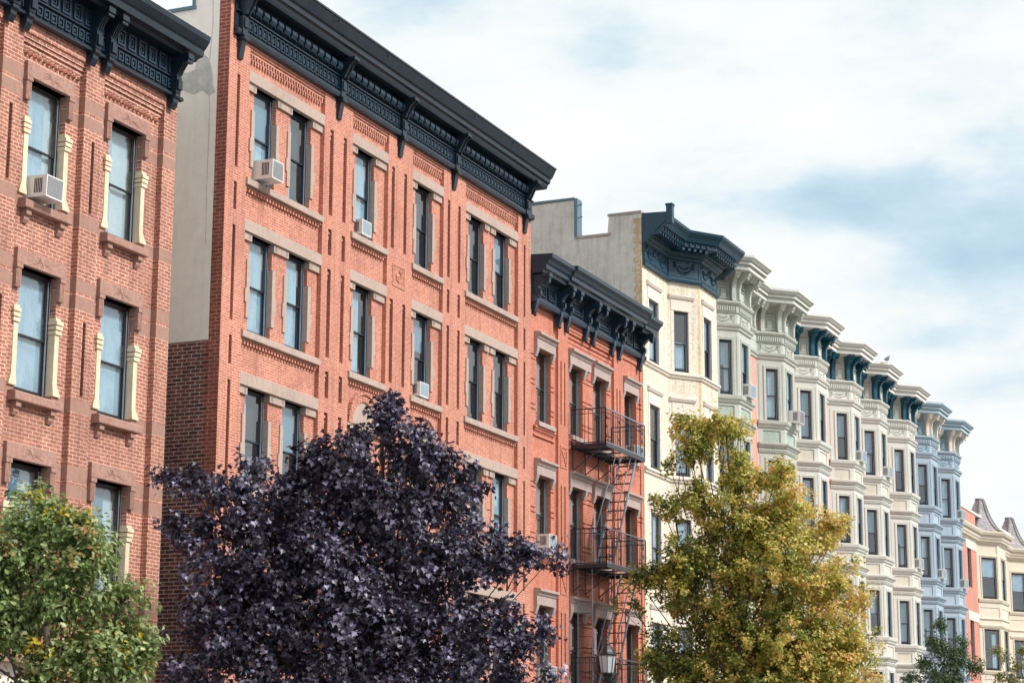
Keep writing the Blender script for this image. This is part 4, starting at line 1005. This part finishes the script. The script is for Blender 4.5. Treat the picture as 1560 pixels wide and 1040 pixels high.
def tree(name, cat, label, base, trunk_top, tr, lobes, mat, bark, nleaf, size, shape, clump=.30, cl_n=26, tone=None, seed=1, fill=1.0, droop=.35, shell=.55, group=None):
    rs = np.random.default_rng(seed); cx, cy = base
    T = thing(name, label, cat, (cx, cy, .1), group)
    n2 = np.array([cx, cy + 21.3]); n2 = n2 / np.hypot(*n2); lat = np.array([n2[1], -n2[0]])
    Lb = []; par = []
    zmin = min(l[1] for l in lobes); zmax = max(l[1] + l[2] for l in lobes)
    def halfw(z): return max([abs(l[0]) + l[2] * .8 for l in lobes if abs(l[1] - z) < l[2] * 1.2] or [.3])
    for (s, z, r) in lobes:
        r = max(r * .62, r - clump * .75)
        hw = halfw(z); dm = math.sqrt(max(0, hw * hw - s * s)) * .85
        k = 1 if dm < r * .6 else (2 if dm < r * 1.6 else 3)
        prim = len(Lb)
        for q in range(k):
            par.append(prim if q else -1)
            dep = 0 if k == 1 else (-dm + 2 * dm * (q + .5) / k) + rs.uniform(-.2, .2) * r
            if q == 0 and k > 1: dep = rs.uniform(-.3, .3) * r
            sc = 1 if q == 0 else .86
            Lb.append((s * (1 if q == 0 else .85), dep, z if q == 0 else z * 1 - .1 * r, r * sc))
    P3 = lambda s, d, z: np.array([lat[0] * s + n2[0] * d, lat[1] * s + n2[1] * d, z - .1])
    vol = np.array([max(l[3], .2) ** 1.7 for l in Lb]); vol = vol / vol.sum(); ncl = max(8, int(nleaf / cl_n))
    pick = rs.choice(len(Lb), ncl, p=vol); C = []
    for i in pick:
        s, d, z, r = Lb[i]; v = rs.normal(size=3); v /= np.linalg.norm(v); rr = r * (shell + (1 - shell) * rs.random() ** .6) * rs.uniform(.75, 1.08)
        v[2] = v[2] * .9 + .12
        C.append(P3(s + v[0] * rr, d + v[1] * rr, z + v[2] * rr))
    C = np.array(C); centers = np.array([P3(l[0], l[1], l[2]) for l in Lb])
    # trunk and limbs
    b = MB(); zt = trunk_top
    lean = rs.normal(size=2) * .12; tp = [(0, 0, -.1), (lean[0] * .4, lean[1] * .4, zt * .35), (lean[0], lean[1], zt * .7), (lean[0] * 1.3, lean[1] * 1.3, zt)]
    rad = [tr * 1.25, tr, tr * .85, tr * .7]
    for k in range(3): b.tube(tp[k], tp[k + 1], rad[k], rad[k + 1], 9)
    top = np.array(tp[-1]); zc = zmax - .6
    lead = [top, top + np.array([rs.normal() * .15, rs.normal() * .15, (zc - zt) * .5]), np.array([P3(lobes[0][0] * .7, 0, 0)[0], P3(lobes[0][0] * .7, 0, 0)[1], zc])]
    for k in range(2): b.tube(tuple(lead[k]), tuple(lead[k + 1]), tr * (.62 - .3 * k), tr * (.32 - .22 * k), 7)
    b.build('trunk', bark, T, smooth=True)
    bb = MB()
    for ci, c in enumerate(centers):
        hgt = zt * .75 + max(0, (c[2] - zt)) * .45; hgt = min(hgt, c[2] - .1)
        if hgt > zt:
            f = (hgt - zt) / (zc - zt); a = top + (lead[2] - top) * f
        else: a = np.array([lean[0], lean[1], hgt])
        if par[ci] >= 0: a = centers[par[ci]] * .75 + a * .25
        mid = (a + c) / 2 + np.array([0, 0, -.12 * np.linalg.norm(c - a)]) + rs.normal(size=3) * .08
        r0 = max(.012, tr * .24 * Lb[ci][3] ** .5)
        bb.tube(tuple(a), tuple(mid), r0, r0 * .7, 5); bb.tube(tuple(mid), tuple(c), r0 * .7, r0 * .35, 5)
        mem = C[pick == ci]
        for q in mem[:7]:
            m2 = (c + q) / 2 + rs.normal(size=3) * .05
            bb.tube(tuple(c), tuple(m2), r0 * .32, r0 * .2, 3, 0, False); bb.tube(tuple(m2), tuple(q), r0 * .2, .004, 3, 0, False)
    bb.build('branches', bark, T)
    # leaves
    sv, f1, f2 = leaf_shape(shape); nv = len(sv)
    cnt = rs.poisson(cl_n, ncl) + 3; own = np.repeat(np.arange(ncl), cnt); n = len(own)
    # each clump is a drooping fan along a short twig
    tw = rs.normal(size=(ncl, 3)); outw = C - centers[pick]; outw /= (np.linalg.norm(outw, axis=1)[:, None] + 1e-6); tw = outw + tw * .45; tw[:, 2] -= droop * .4; tw /= np.linalg.norm(tw, axis=1)[:, None]
    t = rs.random(n); pos = C[own] + tw[own] * ((t - .5) * clump * 2.1)[:, None] + rs.normal(size=(n, 3)) * clump * .36
    pos[:, 2] -= droop * clump * t * .6
    nrm = rs.normal(size=(n, 3)) * .55 + np.array([0, 0, .75]) + outw[own] * .55; nrm /= np.linalg.norm(nrm, axis=1)[:, None]
    dr = rs.normal(size=(n, 3)) + outw[own] * .8 + np.array([0, 0, -droop * 1.6]); dr -= (dr * nrm).sum(1)[:, None] * nrm; dr /= np.linalg.norm(dr, axis=1)[:, None]
    sd = np.cross(dr, nrm); sz = size * rs.uniform(.6, 1.25, n)
    curl = rs.uniform(.4, 2.2, n)
    V = pos[:, None, :] + sz[:, None, None] * (sv[None, :, 0:1] * sd[:, None, :] + sv[None, :, 1:2] * dr[:, None, :] + (sv[None, :, 2:3] * curl[:, None, None]) * nrm[:, None, :])
    V = V.reshape(-1, 3); me = bpy.data.meshes.new('crown'); me.vertices.add(len(V)); me.vertices.foreach_set('co', V.astype('f').ravel())
    a1, a2 = len(f1), len(f2); base_i = (np.arange(n) * nv)[:, None]
    loops = np.concatenate([base_i + np.array(f1)[None], base_i + np.array(f2)[None]], axis=1).ravel()
    me.loops.add(len(loops)); me.loops.foreach_set('vertex_index', loops.astype('i'))
    starts = (np.arange(n)[:, None] * (a1 + a2) + np.array([0, a1])[None]).ravel(); me.polygons.add(2 * n)
    me.polygons.foreach_set('loop_start', starts.astype('i'))
    me.update(calc_edges=True)
    tn = tone(C, own, pos, rs) if tone else np.clip(rs.normal(.45, .2, n), 0, 1)
    at = me.attributes.new('tone', 'FLOAT', 'FACE'); at.data.foreach_set('value', np.repeat(tn, 2).astype('f'))
    me.materials.append(mat); put('crown', me, T)
    return T
def trees():
    def t_purple(C, own, pos, rs):
        c = rs.normal(.44, .20, len(C)); v = c[own] + rs.normal(0, .18, len(own)); v = np.where(rs.random(len(own)) < .01, 1, np.minimum(v, .9)); return np.clip(v, 0, 1)
    tree('purple_maple_tree', 'tree', 'purple leaved maple tree in front of the salmon brick building', (31.9, -4.5), 2.9, .17,
         [(.34, 8.05, .45), (-.44, 7.46, .72), (.92, 7.48, .75), (-1.0, 7.25, .5), (1.9, 6.95, .5), (-1.33, 6.74, .62), (-2.14, 7.2, .36), (-3.0, 6.93, .30), (-3.35, 7.02, .22), (-3.5, 7.05, .15), (-2.55, 6.29, .48), (-3.3, 6.2, .3), (.48, 6.44, 1.0), (1.61, 6.68, .6), (1.85, 5.77, .9), (2.75, 5.8, .42), (3.2, 5.65, .3), (3.3, 5.95, .18), (-.63, 5.63, 1.1), (-2.55, 5.27, .85), (-2.8, 4.16, .85), (-1.72, 4.39, 1.1), (.07, 4.41, 1.35), (1.63, 4.42, 1.05), (2.65, 4.43, .66), (3.15, 4.45, .34), (3.1, 3.7, .45), (-1.9, 6.25, .75), (-1.6, 5.6, .9), (-2.3, 4.75, .95), (-.3, 6.6, .8), (1.1, 5.6, .95), (0, 4.9, 1.2), (-2.55, 6.86, .34), (.45, 8.4, .18), (1.49, 7.35, .52), (-3.05, 5.9, .34), (-2.9, 3.3, .8), (2.0, 3.5, .9), (-.9, 3.4, 1.2), (.6, 3.3, 1.2)],
         LEAF['purple'], M['barkd'], 54000, .098, 'maple', .20, 26, t_purple, 3, droop=.8)
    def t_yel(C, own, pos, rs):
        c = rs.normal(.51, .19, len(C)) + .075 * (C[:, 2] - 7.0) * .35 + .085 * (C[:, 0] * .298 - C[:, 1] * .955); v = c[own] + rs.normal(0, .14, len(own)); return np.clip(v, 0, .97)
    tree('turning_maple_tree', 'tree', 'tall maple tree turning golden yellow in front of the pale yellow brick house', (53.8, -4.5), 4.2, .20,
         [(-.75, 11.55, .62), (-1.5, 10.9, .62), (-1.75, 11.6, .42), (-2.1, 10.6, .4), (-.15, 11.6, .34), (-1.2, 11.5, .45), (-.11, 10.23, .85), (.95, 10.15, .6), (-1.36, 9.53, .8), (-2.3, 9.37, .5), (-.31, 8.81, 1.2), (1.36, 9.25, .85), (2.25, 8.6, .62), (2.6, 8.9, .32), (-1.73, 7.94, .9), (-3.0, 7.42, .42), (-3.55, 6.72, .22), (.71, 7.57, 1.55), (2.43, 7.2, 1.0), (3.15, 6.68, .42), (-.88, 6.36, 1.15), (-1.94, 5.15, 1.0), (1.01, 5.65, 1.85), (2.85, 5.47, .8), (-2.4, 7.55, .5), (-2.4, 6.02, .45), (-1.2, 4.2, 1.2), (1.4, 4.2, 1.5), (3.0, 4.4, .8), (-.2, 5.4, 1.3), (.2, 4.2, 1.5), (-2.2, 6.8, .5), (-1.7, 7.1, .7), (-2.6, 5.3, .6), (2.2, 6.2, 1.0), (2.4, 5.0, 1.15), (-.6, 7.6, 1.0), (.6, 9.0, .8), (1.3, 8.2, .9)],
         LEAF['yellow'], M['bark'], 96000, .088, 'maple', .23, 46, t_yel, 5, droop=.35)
    def t_green(C, own, pos, rs):
        c = rs.normal(.52, .13, len(C)); v = np.clip(c[own] + rs.normal(0, .12, len(own)), 0, .86); q = rs.random(len(C))
        v = np.where((q[own] < .09) & (rs.random(len(own)) < .5), .95, v); v = np.where((q[own] > .975) & (rs.random(len(own)) < .7), 1.0, v); return v
    tree('street_tree', 'tree', 'light green street tree in front of the worn red brick building', (22.8, -4.5), 2.2, .13,
         [(-.12, 5.2, .58), (.60, 4.85, .52), (-1.0, 2.9, .7), (0.1, 2.7, .7), (-.47, 4.76, .6), (.31, 4.26, .7), (1.15, 4.25, .33), (1.25, 3.77, .38), (.86, 3.5, .6), (1.4, 3.4, .45), (-.5, 3.9, .6), (-1.04, 4.4, .75), (.19, 3.3, .5), (-1.3, 3.5, .75), (.5, 5.15, .2), (-1.6, 4.6, .7), (.9, 2.9, .5), (-1.7, 3.6, .8)],
         LEAF['green'], M['bark'], 38000, .078, 'pinnate', .17, 30, t_green, 8, droop=.3)
    tree('street_tree', 'tree', 'small dark green tree in front of the powder blue houses', (78.3, -4.5), 5.0, .09,
         [(-.23, 8.04, .32), (-.32, 7.19, .5), (-.94, 6.59, .42), (.39, 6.82, .65), (1.08, 6.45, .42), (-.12, 6.1, .85), (-.59, 7.44, .28), (-1.43, 6.11, .28), (.6, 7.42, .28)],
         LEAF['dark'], M['bark'], 7500, .105, 'oval', .20, 18, None, 11)
    tree('street_tree', 'tree', 'sparse pale sapling in front of the sand coloured houses', (95, -4.0), 6.0, .06,
         [(.0, 7.5, .42), (-.55, 7.87, .30), (-.87, 7.01, .28), (.31, 8.15, .28), (.7, 7.28, .5), (-.94, 8.17, .14), (-.3, 6.9, .5)],
         LEAF['pale'], M['bark'], 1500, .12, 'oval', .22, 9, None, 13)
exec_list.append(trees)

# ================================================================== setting
def setting():
    def st(n, b, m): o = b.build(n, m); o['kind'] = 'structure'; return o
    b = MB(); b.box(-300, 600, -400, 500, -.3, -.004); st('ground', b, M['earth'])
    b = MB(); b.box(-200, 400, -16.2, -5.5, -.003, .0); st('road', b, M['asphalt'])
    b = MB(); b.box(-200, 400, -5.3, .36, -.003, .12); st('pavement', b, M['walk'])
    b = MB(); b.box(-200, 400, -22.5, -16.4, -.003, .12); st('pavement', b, M['walk'])
    b = MB(); b.box(-200, 400, -5.5, -5.3, -.003, .135); b.box(-200, 400, -16.4, -16.2, -.003, .135); st('kerb', b, M['kerb'])
exec_list.append(setting)
for fn in exec_list: fn()

# ------------------------------------------------------------------ camera
f_px, pitch, yaw, roll = 3193.2456, .215008689, 1.15574462, .0034761253
F = Vector((math.sin(yaw) * math.cos(pitch), math.cos(yaw) * math.cos(pitch), math.sin(pitch)))
Rt = Vector((math.cos(yaw), -math.sin(yaw), 0)); U = Rt.cross(F)
r = Rt * math.cos(roll) + U * math.sin(roll); u = -Rt * math.sin(roll) + U * math.cos(roll)
cam = bpy.data.cameras.new('camera'); co = bpy.data.objects.new('camera', cam); COL.objects.link(co)
mw = Matrix(((r.x, u.x, -F.x, 0), (r.y, u.y, -F.y, -21.3), (r.z, u.z, -F.z, 1.6), (0, 0, 0, 1))); co.matrix_world = mw
cam.sensor_width = 36; cam.lens = 36 * f_px / 1560; cam.clip_end = 3000; cam.clip_start = .1; S.camera = co

# ------------------------------------------------------------------ light
sun_el, sun_az = math.radians(42), math.radians(6)     # azimuth from the street side (-Y), towards +X
sd = Vector((math.sin(sun_az) * math.cos(sun_el), -math.cos(sun_az) * math.cos(sun_el), math.sin(sun_el)))
sl = bpy.data.lights.new('sun', 'SUN'); sl.energy = 3.0; sl.angle = math.radians(9); sl.color = (1, .97, .93)
so = bpy.data.objects.new('sun', sl); COL.objects.link(so); so.rotation_euler = sd.to_track_quat('Z', 'Y').to_euler(); so.location = (40, -60, 60)
W = bpy.data.worlds.new('World'); S.world = W; W.use_nodes = True; nt = W.node_tree; nt.nodes.clear()
CLOUD_GAPS = [(75.3, 15.9, 3.4, 1.0, .95), (79.3, 14.1, 3.8, 1.3, .95), (77.6, 12.1, 3.0, .55, .55), (80.0, 10.8, 2.6, .6, .5), (68.5, 20.5, 2.6, 1.2, .5), (63.5, 21.5, 1.8, .9, .45), (79.5, 17.5, 1.0, .4, .35)]
out = N(nt, 'ShaderNodeOutputWorld'); sky = N(nt, 'ShaderNodeTexSky'); sky.sky_type = 'NISHITA'; sky.sun_disc = False
sky.sun_elevation = sun_el; sky.sun_rotation = math.atan2(sd.x, sd.y)
bg1 = N(nt, 'ShaderNodeBackground'); bg1.inputs[1].default_value = .10; nt.links.new(sky.outputs[0], bg1.inputs[0])
tc = N(nt, 'ShaderNodeTexCoord'); sp = N(nt, 'ShaderNodeSeparateXYZ'); nt.links.new(tc.outputs['Generated'], sp.inputs[0])
def vm(op, a, b=None, scale=None):
    n = N(nt, 'ShaderNodeVectorMath', operation=op); nt.links.new(a, n.inputs[0])
    if b is not None:
        if hasattr(b, 'links'): nt.links.new(b, n.inputs[1])
        else: n.inputs[1].default_value = b
    return n
def ma(op, a, b):
    n = N(nt, 'ShaderNodeMath', operation=op)
    for k, v in ((0, a), (1, b)):
        if hasattr(v, 'links'): nt.links.new(v, n.inputs[k])
        else: n.inputs[k].default_value = v
    return n.outputs[0]
dirv = tc.outputs['Generated']
mp = N(nt, 'ShaderNodeMapping'); mp.inputs['Rotation'].default_value = (0, 0, .42); mp.inputs['Scale'].default_value = (3.0, 8.0, 17.0); mp.inputs['Location'].default_value = (1.3, .4, .2)
nt.links.new(dirv, mp.inputs[0]); nz = noise(nt, mp.outputs[0], 1.0, 6, .55)
mp2 = N(nt, 'ShaderNodeMapping'); mp2.inputs['Scale'].default_value = (9, 9, 26); nt.links.new(dirv, mp2.inputs[0]); nz2 = noise(nt, mp2.outputs[0], 1.0, 6, .6)
# thin places in the overcast: (azimuth from +Y towards +X, elevation, half width, half height), degrees
thin = None
for az, el, wa, he, am in CLOUD_GAPS:
    a_, e_ = math.radians(az), math.radians(el)
    c = Vector((math.sin(a_) * math.cos(e_), math.cos(a_) * math.cos(e_), math.sin(e_))); rr = Vector((math.cos(a_), -math.sin(a_), 0)); uu = rr.cross(c)
    x = ma('DIVIDE', vm('DOT_PRODUCT', dirv, tuple(rr)).outputs['Value'], math.radians(wa)); y = ma('DIVIDE', ma('SUBTRACT', vm('DOT_PRODUCT', dirv, tuple(uu)).outputs['Value'], 0.0), math.radians(he))
    r2 = ma('ADD', ma('MULTIPLY', x, x), ma('MULTIPLY', y, y)); fwd = ma('GREATER_THAN', vm('DOT_PRODUCT', dirv, tuple(c)).outputs['Value'], 0.0)
    g = ma('MULTIPLY', ma('MULTIPLY', ma('POWER', 2.71828, ma('MULTIPLY', r2, -1.0)), fwd), am); thin = g if thin is None else ma('ADD', thin, g)
dens = ma('SUBTRACT', ma('ADD', ma('MULTIPLY', nz, .55), ma('MULTIPLY', nz2, .45)), ma('MULTIPLY', thin, .29))
cover = ramp(nt, dens, [(.22, (.70,) * 3), (.42, (1,) * 3)])
ccol = ramp(nt, dens, [(.13, (.29, .42, .49)), (.32, (.40, .50, .555)), (.47, (.55, .575, .58)), (.60, (.60, .61, .61))])
bg2 = N(nt, 'ShaderNodeBackground'); bg2.inputs[1].default_value = 1.15; nt.links.new(ccol, bg2.inputs[0])
mx = N(nt, 'ShaderNodeMixShader'); nt.links.new(cover, mx.inputs[0]); nt.links.new(bg1.outputs[0], mx.inputs[1]); nt.links.new(bg2.outputs[0], mx.inputs[2]); nt.links.new(mx.outputs[0], out.inputs[0])
S.view_settings.view_transform = 'Standard'; S.view_settings.look = 'None'; S.view_settings.exposure = .56; S.view_settings.gamma = 1
S.render.engine = 'CYCLES'; S.cycles.max_bounces = 6; S.cycles.transparent_max_bounces = 8
